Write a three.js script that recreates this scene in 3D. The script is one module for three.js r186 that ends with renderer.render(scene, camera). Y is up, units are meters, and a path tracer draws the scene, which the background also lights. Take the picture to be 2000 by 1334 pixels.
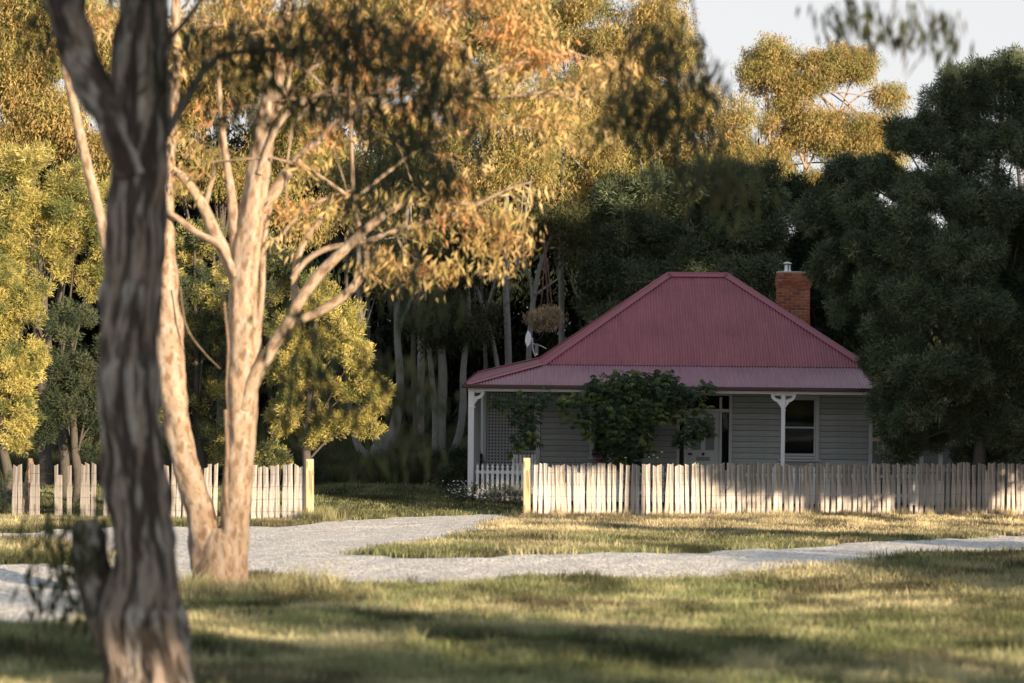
import * as THREE from 'three';
import { mergeGeometries } from 'three/addons/utils/BufferGeometryUtils.js';
import { RoundedBoxGeometry } from 'three/addons/geometries/RoundedBoxGeometry.js';

// ---------------------------------------------------------------- camera, sky, sun, exposure
const scene = new THREE.Scene();
const F = 4722, EYE = 4.95;                       // focal length in pixels of the 2000-wide photograph; eye above the cottage lawn
const camera = new THREE.PerspectiveCamera(2 * Math.atan(667 / F) * 180 / Math.PI, 1024 / 683, 0.3, 900);
camera.position.set(0, EYE, 0);
camera.rotation.set(-0.0140, 0.0144, 0.0096, 'YXZ');
camera.focus = 60; camera.userData.fStop = 1.6;
scene.add(camera); camera.updateMatrixWorld(true);
const SUN = new THREE.Vector3(0.669, 0.2, 0.743).normalize();
{
  const W = 512, H = 256, a = new Float32Array(W * H * 4);
  for (let j = 0; j < H; j++) for (let i = 0; i < W; i++) {
    const el = ((j + .5) / H - .5) * Math.PI, az = ((i + .5) / W - .5) * 2 * Math.PI;
    const d = [Math.cos(el) * Math.cos(az), Math.sin(el), Math.cos(el) * Math.sin(az)];
    const s = Math.max(0, d[0] * SUN.x + d[1] * SUN.y + d[2] * SUN.z), up = Math.max(0, d[1]);
    const k = Math.pow(up, 1.1), g = .16 * Math.pow(s, 6), low = d[1] < 0 ? .2 : 1;
    const w = 0.006 * Math.sin(az * 3 + el * 7) + 0.006 * Math.sin(az * 7 - el * 11 + 1.3);
    const o = (j * W + i) * 4;
    a[o] = (.435 - .27 * k + g * .6 + w) * low; a[o + 1] = (.432 - .21 * k + g * .46 + w) * low; a[o + 2] = (.43 - .12 * k + g * .3 + w) * low; a[o + 3] = 1;
  }
  const sky = new THREE.DataTexture(a, W, H, THREE.RGBAFormat, THREE.FloatType);
  sky.mapping = THREE.EquirectangularReflectionMapping; sky.magFilter = sky.minFilter = THREE.LinearFilter; sky.wrapS = THREE.RepeatWrapping; sky.needsUpdate = true;
  scene.background = sky; scene.environment = sky;
}
const sun = new THREE.DirectionalLight(new THREE.Color(1, .78, .54), 5);
sun.position.copy(SUN).multiplyScalar(120).add(new THREE.Vector3(0, 0, -45)); sun.target.position.set(0, 0, -45);
sun.castShadow = true; sun.shadow.mapSize.set(4096, 4096);
Object.assign(sun.shadow.camera, { left: -70, right: 70, top: 50, bottom: -50, near: 1, far: 320 });
scene.add(sun, sun.target);
const renderer = new THREE.WebGLRenderer({ antialias: true });
renderer.setSize(1024, 683); renderer.toneMapping = THREE.LinearToneMapping; renderer.toneMappingExposure = 2.1;
renderer.shadowMap.enabled = true;

// ---------------------------------------------------------------- helpers
let seed = 12345;
function rnd() { seed = (seed + 0x6D2B79F5) | 0; let t = Math.imul(seed ^ (seed >>> 15), 1 | seed); t = (t + Math.imul(t ^ (t >>> 7), 61 | t)) ^ t; return ((t ^ (t >>> 14)) >>> 0) / 4294967296; }
const R = (a, b) => a + (b - a) * rnd();
const V = (x, y, z) => new THREE.Vector3(x, y, z);
const clamp = (x, a, b) => Math.min(b, Math.max(a, x)), lerp = (a, b, t) => a + (b - a) * t;
const smooth = (a, b, x) => { const t = clamp((x - a) / (b - a), 0, 1); return t * t * (3 - 2 * t); };
const hash = (x, y, z) => { let h = Math.imul(x, 374761393) + Math.imul(y, 668265263) + Math.imul(z, 2147483647 - 1274126177); h = Math.imul(h ^ (h >>> 13), 1274126177); h ^= h >>> 16; return (h >>> 0) / 4294967296; };
function noise(x, y, z = 0, P = 0) {      // value noise 0..1, period P when given
  const X = Math.floor(x), Y = Math.floor(y), Z = Math.floor(z), s = (t) => t * t * (3 - 2 * t), u = s(x - X), v = s(y - Y), w = s(z - Z);
  const m = P ? (q) => ((q % P) + P) % P : (q) => q;
  const h = (i, j, k) => hash(m(X + i), m(Y + j), Z + k);
  return lerp(lerp(lerp(h(0, 0, 0), h(1, 0, 0), u), lerp(h(0, 1, 0), h(1, 1, 0), u), v), lerp(lerp(h(0, 0, 1), h(1, 0, 1), u), lerp(h(0, 1, 1), h(1, 1, 1), u), v), w);
}
const fbm = (x, y, z = 0, n = 4) => { let s = 0, a = .5, f = 1, t = 0; for (let i = 0; i < n; i++) { s += a * noise(x * f, y * f, z * f + i * 17.3); t += a; a *= .5; f *= 2; } return s / t; };
const tfbm = (u, v, P, n = 4, o = 0) => { let s = 0, a = .5, t = 0; for (let i = 0; i < n; i++) { s += a * noise(u * P, v * P, o + i * 7, P); t += a; a *= .5; P *= 2; } return s / t; };  // tiles over u, v in 0..1
// a point of the place: through photograph pixel (px, py) at distance d in front of the camera
function at(px, py, d) { const v = V((px - 1000) / F, -(py - 667) / F, -1).applyEuler(camera.rotation); return v.multiplyScalar(-d / v.z).add(camera.position); }
const PROF = [[-60, 5.2], [-20, 4.2], [0, 3.35], [8, 2.92], [15, 2.42], [22, 2.0], [27, 1.66], [30, 1.5], [33.5, 1.45], [40, 1.0], [48, .47], [55.5, .12], [60, .02], [66, 0], [900, 0]];
function gy(x, z) {
  const d = -z; let i = 0; while (i < PROF.length - 2 && PROF[i + 1][0] < d) i++;
  const [a, b] = [PROF[i], PROF[i + 1]], p0 = PROF[Math.max(0, i - 1)], p3 = PROF[Math.min(PROF.length - 1, i + 2)], h = b[0] - a[0], t = clamp((d - a[0]) / h, 0, 1);
  const m1 = (b[1] - p0[1]) / (b[0] - p0[0]) * h, m2 = (p3[1] - a[1]) / (p3[0] - a[0]) * h, t2 = t * t, t3 = t2 * t;
  let y = (2 * t3 - 3 * t2 + 1) * a[1] + (t3 - 2 * t2 + t) * m1 + (-2 * t3 + 3 * t2) * b[1] + (t3 - t2) * m2;
  const near = 1 - smooth(52, 58, d);
  return y + near * ((fbm(x * .35, d * .35, 3, 3) - .5) * .22 + (fbm(x * 2.1, d * 2.1, 9, 2) - .5) * .05);
}
function onGround(px, py) { const o = camera.position, v = at(px, py, 1).sub(o); let lo = 8; for (let d = 8; d < 120; d += .25) { const y = o.y + v.y * d; if (y < gy(v.x * d, -d)) break; lo = d; } return V(v.x * lo, gy(v.x * lo, -lo), -lo); }
const names = {};
const numbered = (n) => { const k = names[n] = (names[n] ?? -1) + 1; return k ? n + '_' + String(k).padStart(3, '0') : n; };
function tag(o, label, category, group, kind) { o.userData.label = label; if (category) o.userData.category = category; if (group) o.userData.group = group; if (kind) o.userData.kind = kind; return o; }
function thing(name, label, category, pos, group) { const o = new THREE.Group(); o.name = numbered(name); o.position.copy(pos); scene.add(o); return tag(o, label, category, group); }
const worldOf = (p) => { const v = V(0, 0, 0); for (let q = p; q && q !== scene; q = q.parent) v.add(q.position); return v; };
function part(parent, name, geo, mat, pos) {            // geometry given in world axes; pos is an extra world offset
  const m = new THREE.Mesh(geo, mat); m.name = name; m.castShadow = m.receiveShadow = true;
  m.position.copy(worldOf(parent)).negate(); if (pos) m.position.add(pos); parent.add(m); return m;
}
function top(name, geo, mat, label, category, group, kind) { const m = new THREE.Mesh(geo, mat); m.name = numbered(name); m.castShadow = m.receiveShadow = true; scene.add(m); tag(m, label, category, group, kind); return m; }
function box(w, h, d, x = 0, y = 0, z = 0) { const g = new THREE.BoxGeometry(w, h, d); g.translate(x, y, z); return g; }
function rbox(w, h, d, x, y, z, r = .008) { const g = new RoundedBoxGeometry(w, h, d, 1, Math.min(r, w / 3, h / 3, d / 3)); g.translate(x, y, z); return g; }
const merge = (l) => mergeGeometries(l.map((g) => g.index ? g.toNonIndexed() : g), false);
function scaleUV(g, su, sv) { const u = g.attributes.uv; for (let i = 0; i < u.count; i++) u.setXY(i, u.getX(i) * su, u.getY(i) * sv); return g; }
function worldUV(g, s = 1) {           // uv in metres by the dominant normal
  const p = g.attributes.position, n = g.attributes.normal, u = new Float32Array(p.count * 2);
  for (let i = 0; i < p.count; i++) { const ax = Math.abs(n.getX(i)), ay = Math.abs(n.getY(i)), az = Math.abs(n.getZ(i)); const [a, b] = az >= ax && az >= ay ? [p.getX(i), p.getY(i)] : ax >= ay ? [p.getZ(i), p.getY(i)] : [p.getX(i), p.getZ(i)]; u[2 * i] = a * s; u[2 * i + 1] = b * s; }
  g.setAttribute('uv', new THREE.BufferAttribute(u, 2)); return g;
}
function geom(pos, idx, uv) { const g = new THREE.BufferGeometry(); g.setAttribute('position', new THREE.Float32BufferAttribute(pos, 3)); if (uv) g.setAttribute('uv', new THREE.Float32BufferAttribute(uv, 2)); if (idx) g.setIndex(idx); g.computeVertexNormals(); return g; }
// a tapered, bent, uneven tube through points with radii (trunks, limbs, twigs)
function loft(pts, radii, { seg = 10, step = .12, amp = 0, nf = 2.2, cap = false, fine = 0, tile = .5, tint = null } = {}) {
  const c = new THREE.CatmullRomCurve3(pts, false, 'centripetal'), K = pts.length - 1, len = c.getLength(), n = clamp(Math.round(len / step), K * 2, 240);
  const P = [], U = [], I = []; let T0 = null, nx = V(0, 0, 1), L = 0, prev = null;
  const turns = Math.max(1, Math.round(2 * Math.PI * radii[0] / tile));
  for (let i = 0; i <= n; i++) {
    const t = i / n, p = c.getPoint(t), T = c.getTangent(t); if (i === 0) { nx = Math.abs(T.z) > .9 ? V(1, 0, 0) : V(0, 0, 1); }
    nx.addScaledVector(T, -nx.dot(T)).normalize(); const b = T.clone().cross(nx); if (prev) L += p.distanceTo(prev); prev = p.clone();
    const k = Math.min(K - 1e-6, t * K), r = lerp(radii[Math.floor(k)], radii[Math.floor(k) + 1], k - Math.floor(k));
    for (let j = 0; j <= seg; j++) {
      const a = j / seg * 2 * Math.PI, d = nx.clone().multiplyScalar(Math.cos(a)).addScaledVector(b, Math.sin(a));
      let rr = r; if (amp) { const q = p.clone().addScaledVector(d, r); rr *= 1 + amp * (fbm(q.x * nf * 2, q.y * nf * .7, q.z * nf * 2, 3) - .5) * 2; if (fine) rr += fine * (fbm(q.x * 14, q.y * 4, q.z * 14, 2) - .5); }
      P.push(p.x + d.x * rr, p.y + d.y * rr, p.z + d.z * rr); U.push(j / seg * turns, L * .5 / tile);
      if (i < n && j < seg) { const q = i * (seg + 1) + j; I.push(q, q + 1, q + seg + 1, q + 1, q + seg + 2, q + seg + 1); }
    }
  }
  if (cap) { const e = P.length / 3, q = n * (seg + 1), p = pts[K]; P.push(p.x, p.y, p.z); U.push(.5, L); for (let j = 0; j < seg; j++) I.push(q + j, q + j + 1, e); }
  const g = geom(P, I, U); if (tint) { const C = []; for (let i = 0; i < P.length; i += 3) C.push(...tint(V(P[i], P[i + 1], P[i + 2]))); g.setAttribute('color', new THREE.Float32BufferAttribute(C, 3)); } const N = g.attributes.normal;
  for (let i = 0; i <= n; i++) { const a = i * (seg + 1), b = a + seg, v = V(N.getX(a) + N.getX(b), N.getY(a) + N.getY(b), N.getZ(a) + N.getZ(b)).normalize(); N.setXYZ(a, v.x, v.y, v.z); N.setXYZ(b, v.x, v.y, v.z); }
  return g;
}
// a limb given as [pixel x, pixel y, width in pixels, distance]
const pl = (list, d0, o) => loft(list.map(([x, y, , d]) => at(x, y, d ?? d0)), list.map(([, , w, d]) => w / 2 * (d ?? d0) / F), o);

// ---------------------------------------------------------------- procedural textures and materials
function tex(N, fn, srgb = true, M = N) {
  const a = new Uint8Array(N * M * 4);
  for (let j = 0; j < M; j++) for (let i = 0; i < N; i++) { const c = fn((i + .5) / N, (j + .5) / M), o = (j * N + i) * 4; for (let k = 0; k < 3; k++) { const l = clamp(Array.isArray(c) ? c[k] : c, 0, 1); a[o + k] = 255 * (srgb ? (l <= .0031308 ? l * 12.92 : 1.055 * Math.pow(l, 1 / 2.4) - .055) : l) + .5; } a[o + 3] = 255; }
  const t = new THREE.DataTexture(a, N, M); t.wrapS = t.wrapT = THREE.RepeatWrapping; t.magFilter = THREE.LinearFilter; t.minFilter = THREE.LinearMipmapLinearFilter; t.generateMipmaps = true; if (srgb) t.colorSpace = THREE.SRGBColorSpace; t.needsUpdate = true; return t;
}
const mix3 = (a, b, t) => [lerp(a[0], b[0], t), lerp(a[1], b[1], t), lerp(a[2], b[2], t)];
function std(color, rough = .8, o = {}) { const m = new THREE.MeshStandardMaterial({ roughness: rough, metalness: 0, ...o }); m.color.setRGB(...color); return m; }
const barkOld = (() => {       // plates and furrows, pale worn faces; one tile is a metre round and two metres high
  const warp = (u, v) => [u + (tfbm(u, v, 4, 3, 50) - .5) * .16, v + (tfbm(u, v, 4, 3, 60) - .5) * .10];
  const h = (u, v) => { const [a, b] = warp(u, v); return smooth(.3, .7, tfbm(a, b, 6, 4, 2)) * .65 + tfbm(a, b, 20, 3, 5) * .35; };
  const c = tex(512, (u, v) => { const [p, q] = warp(u, v), b = h(u, v), e = tfbm(u, v, 40, 2, 31), pale = tfbm(p, q, 8, 4, 11), red = tfbm(p, q, 9, 4, 77); let k = mix3([.045, .035, .028], [.23, .185, .15], smooth(.3, .72, b)); k = mix3(k, [.34, .31, .275], smooth(.50, .66, pale) * .85); k = mix3(k, [.045, .032, .024], smooth(.52, .68, red) * .8); return k.map((x) => x * (.75 + .95 * e)); }, true, 1024);
  const bm = tex(512, h, false, 1024); c.repeat.set(1, .6); bm.repeat.set(1, .6);
  return std([1, 1, 1], .95, { map: c, bumpMap: bm, bumpScale: .05 });
})();
const barkSmooth = (() => {
  const c = tex(512, (u, v) => { const a = tfbm(u, v, 4, 4, 3), b = tfbm(u, v, 10, 3, 8), e = tfbm(u, v, 32, 2, 4); let k = mix3([.30, .215, .145], [.45, .345, .25], a); k = mix3(k, [.19, .11, .06], smooth(.54, .7, b) * .8); k = mix3(k, [.40, .36, .30], smooth(.52, .68, tfbm(u, v, 6, 3, 40)) * .6); return k.map((x) => x * (.82 + .36 * e)); });
  return std([1, 1, 1], .85, { map: c, bumpMap: tex(256, (u, v) => tfbm(u, v, 8, 4, 9), false), bumpScale: .012 });
})();
const barkStockingShade = barkSmooth.clone(); barkStockingShade.vertexColors = true;  // lower-stem vertex colours carry rough bark and painted shade together
const barkRough = barkSmooth.clone(); barkRough.color.setRGB(.66, .62, .60); barkRough.bumpScale = .03;
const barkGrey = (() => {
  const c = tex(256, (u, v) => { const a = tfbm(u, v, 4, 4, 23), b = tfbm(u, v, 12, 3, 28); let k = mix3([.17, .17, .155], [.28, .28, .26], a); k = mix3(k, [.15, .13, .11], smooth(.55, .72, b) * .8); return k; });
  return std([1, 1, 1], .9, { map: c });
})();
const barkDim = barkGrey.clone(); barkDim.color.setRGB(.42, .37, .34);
const twigM = std([.11, .08, .06], .9);
const woodGrey = (() => {
  const c = tex(256, (u, v) => { const g = noise(u * 40, v * 3, 4, 40) * .5 + noise(u * 90, v * 5, 6, 90) * .5, b = tfbm(u, v, 3, 3, 6); let k = mix3([.33, .31, .295], [.64, .60, .555], g * .6 + b * .4); k = mix3(k, [.13, .115, .105], smooth(.66, .8, noise(u * 22, v * 4, 9, 22)) * .6); return k; }, true, 512);
  return std([1, 1, 1], .88, { map: c, bumpMap: tex(256, (u, v) => noise(u * 60, v * 4, 2, 60), false, 256), bumpScale: .004 });
})();
const woodTones = [[1, 1, 1], [.82, .8, .78], [1.15, 1.1, 1.05], [.68, .66, .65], [.95, .9, .86]].map((k) => { const m = woodGrey.clone(); m.color.setRGB(...k); return m; });
const woodPost = woodGrey.clone(); woodPost.color.setRGB(1.05, .88, .58);
const gravelM = (() => {
  const h = (u, v) => noise(u * 60, v * 60, 2, 60) * .5 + noise(u * 130, v * 130, 4, 130) * .5;
  const c = tex(1024, (u, v) => { const a = h(u, v), b = tfbm(u, v, 5, 4, 3), e = noise(u * 70, v * 70, 8, 70); let k = mix3([.36, .335, .295], [.90, .85, .765], smooth(.25, .75, a)); k = mix3(k, [.52, .46, .38], smooth(.45, .75, b) * .4); if (e > .84) k = mix3(k, [.12, .115, .11], .7); return k.map((x) => x * (.8 + .4 * tfbm(u, v, 14, 2, 19))); });
  return std([1, 1, 1], .95, { map: c, bumpMap: tex(1024, h, false), bumpScale: .025 });
})();
const soilM = (() => {
  const c = tex(512, (u, v) => { const a = tfbm(u, v, 8, 4, 1), b = tfbm(u, v, 40, 2, 5); return mix3([.55, .52, .42], [1.1, 1.05, .95], a * .5 + b * .5); });
  return std([1, 1, 1], 1, { map: c, vertexColors: true, bumpMap: tex(512, (u, v) => tfbm(u, v, 30, 3, 8), false), bumpScale: .03 });
})();
const leafMat = (trans = .35, rough = .95) => { const m = new THREE.MeshPhysicalMaterial({ roughness: rough, transmission: trans, thickness: 0, side: THREE.DoubleSide, specularIntensity: .2 }); m.color.setRGB(1, 1, 1); return m; };
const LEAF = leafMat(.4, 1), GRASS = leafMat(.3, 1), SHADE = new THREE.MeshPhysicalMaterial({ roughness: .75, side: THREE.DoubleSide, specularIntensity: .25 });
const LEAFS = new THREE.MeshStandardMaterial({ roughness: .55, side: THREE.DoubleSide });    // waxy leaves
// ---------------------------------------------------------------- ground and gravel
const inPoly = (P, x, y) => { let c = false; for (let i = 0, j = P.length - 1; i < P.length; j = i++) { const [a, b] = P[i], [e, f] = P[j]; if ((b > y) !== (f > y) && x < (e - a) * (y - b) / (f - b) + a) c = !c; } return c; };
const edge = (P, x, y) => { let m = 1e9; for (let i = 0, j = P.length - 1; i < P.length; j = i++) { const [a, b] = P[j], dx = P[i][0] - a, dy = P[i][1] - b, t = clamp(((x - a) * dx + (y - b) * dy) / (dx * dx + dy * dy), 0, 1); m = Math.min(m, Math.hypot(x - a - t * dx, y - b - t * dy)); } return inPoly(P, x, y) ? m : -m; };
const onPlan = (l) => l.map(([x, y]) => { const p = onGround(x, y); return [p.x, p.z]; });
// the drive from the gate and the two arms of the track, as outlines on the ground
const GR = [
  onPlan([[612, 1022], [760, 1012], [985, 1003], [1000, 1008], [940, 1040], [880, 1054], [800, 1066], [735, 1076], [705, 1085], [780, 1091], [960, 1088], [1130, 1082], [1400, 1077], [1620, 1066], [1850, 1054], [2100, 1038], [2300, 1026], [2300, 1070], [2000, 1084], [1800, 1091], [1640, 1102], [1480, 1120], [1300, 1134], [1120, 1134], [900, 1142], [700, 1148], [640, 1144], [580, 1130], [480, 1118], [385, 1138], [300, 1166], [170, 1222], [-200, 1224], [-200, 1106], [60, 1106], [150, 1104], [190, 1088], [150, 1066], [60, 1060], [-200, 1058], [-200, 1036], [100, 1034], [330, 1030]]),
];
const gsd = (x, z) => edge(GR[0], x, z) + (fbm(x * 1.3, z * 1.3, 5, 3) - .5) * .7;
const dry = (x, z) => {            // 0 green .. 1 straw: the dry verge along the fences, worn patches
  const d = -z, v = fbm(x * .55, d * .55, 21, 3), verge = smooth(45, 50, d) * (1 - smooth(56.8 + x * .27, 57.6 + x * .27, d)) * smooth(-2.5, -.5, x), left = smooth(49, 51, d) * (1 - smooth(53, 54, d)) * .35;
  return clamp(Math.max(verge * (.75 + .35 * v), left, smooth(.46, .66, v) * .55 * (1 - smooth(50, 57, d)) + .10 * (1 - smooth(50, 56, d))), 0, 1);
};
{
  const ax = (lo, hi, s, far) => { const l = []; for (let x = lo; x <= hi; x += s) l.push(x); let q = s, x = hi; while (x < far) { q *= 1.35; x += q; l.push(x); } q = s; x = lo; while (x > -far) { q *= 1.35; x -= q; l.unshift(x); } return l; };
  const xs = ax(-20, 26, .3, 420), zs = ax(-80, -6, .3, 420), P = [], C = [], U = [], I = [];
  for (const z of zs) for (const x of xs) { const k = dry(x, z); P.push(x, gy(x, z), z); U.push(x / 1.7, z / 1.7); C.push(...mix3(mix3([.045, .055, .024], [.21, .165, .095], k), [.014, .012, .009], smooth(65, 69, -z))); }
  for (let j = 0; j < zs.length - 1; j++) for (let i = 0; i < xs.length - 1; i++) { const q = j * xs.length + i; I.push(q, q + xs.length, q + 1, q + 1, q + xs.length, q + xs.length + 1); }
  const g = geom(P, I, U); g.setAttribute('color', new THREE.Float32BufferAttribute(C, 3));
  top('ground', g, soilM, 'uneven grassy slope running down from the two gum trees to the cottage lawn', null, null, 'structure');
  const X0 = -17, X1 = 17, Z0 = -56.5, Z1 = -18, s = .14, nx = Math.round((X1 - X0) / s), nz = Math.round((Z1 - Z0) / s), p = [], u = [], id = [], sd = [];
  for (let j = 0; j <= nz; j++) for (let i = 0; i <= nx; i++) { const x = X0 + i * s, z = Z0 + j * s, e = gsd(x, z); sd.push(e); p.push(x, gy(x, z) + clamp(e * .18, -.12, .022) + (noise(x * 5, z * 5, 3) - .5) * .014, z); u.push(x / 1.6, z / 1.6); }
  for (let j = 0; j < nz; j++) for (let i = 0; i < nx; i++) { const q = j * (nx + 1) + i, r = q + nx + 1; if (Math.max(sd[q], sd[q + 1], sd[r], sd[r + 1]) > -.3) id.push(q, r, q + 1, q + 1, r, r + 1); }
  top('gravel_drive', geom(p, id, u), gravelM, 'pale crushed gravel drive from the gate splitting into tracks to both sides', null, null, 'structure');
}

// ---------------------------------------------------------------- the cottage
const PAINT = std([.74, .74, .75], .55), TRIM = std([.50, .51, .52], .55), TEAL = std([.36, .42, .41], .6), SLAT = std([.30, .31, .32], .7), DARK = std([.02, .02, .022], .6), BLACK = std([.012, .012, .012], .35);
const boardMs = [.9, 1, 1.1].map((k) => { const c = tex(256, (u, v) => { const g = noise(u * 6, v * 40, 3, 240) * .5 + tfbm(u, v, 5, 3, 4) * .5; return mix3([.25, .275, .265], [.365, .385, .372], g).map((q) => q * k); }); return std([1, 1, 1], .5, { map: c }); });
const roofTex = (a, b, st) => tex(512, (u, v) => { const s = noise(u * 60, v * 3, 5, 60), f = tfbm(u, v, 4, 4, 12), e = tfbm(u, v, 32, 2, 6); return mix3(a, b, f * .6 + s * st).map((q) => q * (.86 + .28 * e)); });
const roofM = std([1, 1, 1], .5, { map: roofTex([.175, .036, .045], [.33, .088, .103], .35) });
const roofLow = std([1, 1, 1], .42, { map: roofTex([.18, .066, .086], [.31, .15, .182], .35) });
const capM = std([.265, .07, .085], .45), gutterM = std([.05, .014, .016], .35);
const GLASS = new THREE.MeshPhysicalMaterial({ roughness: .02, transmission: 1, thickness: 0, ior: 1.5, specularIntensity: .35 }); GLASS.color.setRGB(.8, .84, .82);
const W0 = -.2, W1 = 8.44, ZF = -63, ZB = -70, FL = .17;
const cottage = thing('cottage', 'grey weatherboard cottage with maroon corrugated hip roof and white verandah posts behind the paling fence', 'house', V(4.12, 0, -66.5));
const winX = [1.64, 6.6], WO = .5, WB = 1.07, WT = 2.74;
{
  // walls: one solid shell with openings, boards outside it
  const s = new THREE.Shape([[W0, 0], [W1, 0], [W1, 3.45], [W0, 3.45]].map(([x, y]) => new THREE.Vector2(x, y)));
  const hole = (a, b, c, d) => s.holes.push(new THREE.Path([[a, c], [b, c], [b, d], [a, d]].map(([x, y]) => new THREE.Vector2(x, y))));
  for (const x of winX) hole(x - .42, x + .42, WB + .09, WT - .08); hole(3.46, 4.78, FL, 2.74);
  const g = new THREE.ExtrudeGeometry(s, { depth: .1, bevelEnabled: false }); g.translate(0, 0, ZF - .1);
  part(cottage, 'wall', merge([g, box(W1 - W0, 3.45, .1, 4.12, 1.725, ZB + .05), box(.1, 3.45, 6.8, W0 + .05, 1.725, -66.5), box(.1, 3.45, 6.8, W1 - .05, 1.725, -66.5)]), std([.05, .055, .055], .8));
  part(cottage, 'floor', box(W1 - W0 - .2, .1, 6.8, 4.12, FL - .05, -66.5), DARK);
  part(cottage, 'ceiling', box(W1 - W0 - .2, .06, 6.8, 4.12, 3.2, -66.5), DARK);
  part(cottage, 'partition_wall', box(W1 - W0 - .2, 2.98, .08, 4.12, FL + 1.5, -64.6), DARK);
  const bg = geom([0, 0, .034, 1, 0, .034, 1, .134, .012, 0, .134, .012, 0, 0, 0, 1, 0, 0, 1, .134, 0, 0, .134, 0].map((v) => v), [0, 1, 2, 0, 2, 3, 4, 1, 0, 4, 5, 1, 3, 2, 6, 3, 6, 7, 0, 3, 7, 0, 7, 4, 1, 5, 6, 1, 6, 2], [0, 0, 1, 0, 1, .15, 0, .15, 0, .02, 1, .02, 1, .17, 0, .17]).toNonIndexed(); bg.computeVertexNormals();
  const board = (x, y, z, len, rot) => { const m = part(cottage, 'weatherboard', bg, boardMs[Math.floor(rnd() * 3)], V(x, y, z)); m.scale.set(len, 1, 1); m.rotation.y = rot; m.rotation.z = R(-.0012, .0012); };
  for (let y = .2; y < 3.36; y += .147) {
    let cuts = [[W0 + .06, W1 - .06]];
    const cut = (a, b) => { cuts = cuts.flatMap(([p, q]) => b <= p || a >= q ? [[p, q]] : [[p, a], [b, q]].filter(([m, n]) => n - m > .02)); };
    if (y < 2.8) cut(3.40, 4.84);
    for (const x of winX) if (y > WB - .12 && y < WT + .02) cut(x - WO - .005, x + WO + .005);
    for (const [a, b] of cuts) board(a, y, ZF, b - a, 0);
    board(W0, y, ZB, 7, -Math.PI / 2); board(W1, y, ZF, 7, Math.PI / 2);
  }
  for (const [x, z] of [[W0, ZF], [W1, ZF], [W0, ZB], [W1, ZB]]) part(cottage, 'corner_board', rbox(.1, 3.3, .1, x, 1.75, z, .006), TRIM);
}
// sash windows
for (const x of winX) {
  const w = new THREE.Group(); w.name = 'window'; w.position.set(x - 4.12, 1.9, -63 + 66.5); cottage.add(w);
  part(w, 'frame', merge([rbox(.085, WT - WB, .09, x - WO + .042, (WB + WT) / 2, ZF + .012), rbox(.085, WT - WB, .09, x + WO - .042, (WB + WT) / 2, ZF + .012), rbox(1.0, .1, .094, x, WT - .04, ZF + .012), rbox(.83, .06, .08, x, WB + .05, ZF + .01)]), TRIM);
  part(w, 'sill', rbox(1.12, .05, .17, x, WB - .02, ZF + .06), TRIM);
  part(w, 'sash', merge([rbox(.83, .045, .05, x, 1.9, ZF - .03), rbox(.83, .07, .05, x, WB + .115, ZF - .045), rbox(.83, .05, .05, x, WT - .1, ZF - .03), ...[-.395, .395].map((o) => rbox(.04, WT - WB - .12, .05, x + o, (WB + WT) / 2, ZF - .036))]), TRIM);
  for (const [a, b, z] of [[WB + .13, 1.9, -.05], [1.9, WT - .1, -.03]]) part(w, 'pane', box(.76, b - a - .03, .004, x, (a + b) / 2, ZF + z), GLASS);
}
{ // front door with sidelights and transom
  const d = new THREE.Group(); d.name = 'door'; d.position.set(0, 1.4, -63 + 66.5); cottage.add(d);
  const z = ZF + .01;
  part(d, 'frame', merge([rbox(.08, 2.6, .1, 3.44, FL + 1.3, z), rbox(.08, 2.6, .1, 4.8, FL + 1.3, z), rbox(.07, 2.5, .1, 3.63, FL + 1.25, z), rbox(.07, 2.5, .1, 4.545, FL + 1.25, z), rbox(1.44, .1, .104, 4.12, 2.76, z), rbox(1.28, .09, .094, 4.12, 2.32, z), rbox(.14, .5, .05, 3.535, FL + .35, z - .02), rbox(.14, .5, .05, 4.672, FL + .35, z - .02)]), TRIM);
  const s = new THREE.Shape([[3.67, FL + .01], [4.508, FL + .01], [4.508, 2.27], [3.67, 2.27]].map((p) => new THREE.Vector2(...p)));
  for (const [a, b] of [[3.8, 4.04], [4.15, 4.39]]) for (const [c, e] of [[1.28, 2.13]]) s.holes.push(new THREE.Path([[a, c], [b, c], [b, e], [a, e]].map((p) => new THREE.Vector2(...p))));
  const g = new THREE.ExtrudeGeometry(s, { depth: .045, bevelEnabled: true, bevelSize: .006, bevelThickness: .006, bevelSegments: 1 }); g.translate(0, 0, ZF - .06);
  part(d, 'leaf', g, TRIM);
  const curt = std([.16, .17, .175], .35);
  for (const x of [3.92, 4.27]) part(d, 'pane', box(.25, .86, .006, x, 1.705, ZF - .05), curt).userData.label = 'grey obscured pane of the front door';
  for (const x of [3.92, 4.27]) part(d, 'lower_panel', rbox(.24, .7, .014, x, .72, ZF - .008), TRIM);
  part(d, 'letter_plate', rbox(.36, .1, .012, 4.1, 1.06, ZF - .002), std([.2, .2, .2], .4));
  const kn = new THREE.SphereGeometry(.032, 12, 8); part(d, 'handle', kn, BLACK, V(3.735, 1.185, ZF + .02)); part(d, 'handle', kn, BLACK, V(3.785, 1.18, ZF + .01)); part(d, 'knocker', new THREE.SphereGeometry(.04, 12, 8), BLACK, V(4.1, 1.185, ZF + .01));
  for (const x of [3.535, 4.672]) part(d, 'sidelight_pane', box(.115, 1.62, .004, x, 1.45, ZF - .02), GLASS);
  part(d, 'transom_pane', box(.86, .3, .004, 4.09, 2.54, ZF - .02), GLASS);
}
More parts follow.
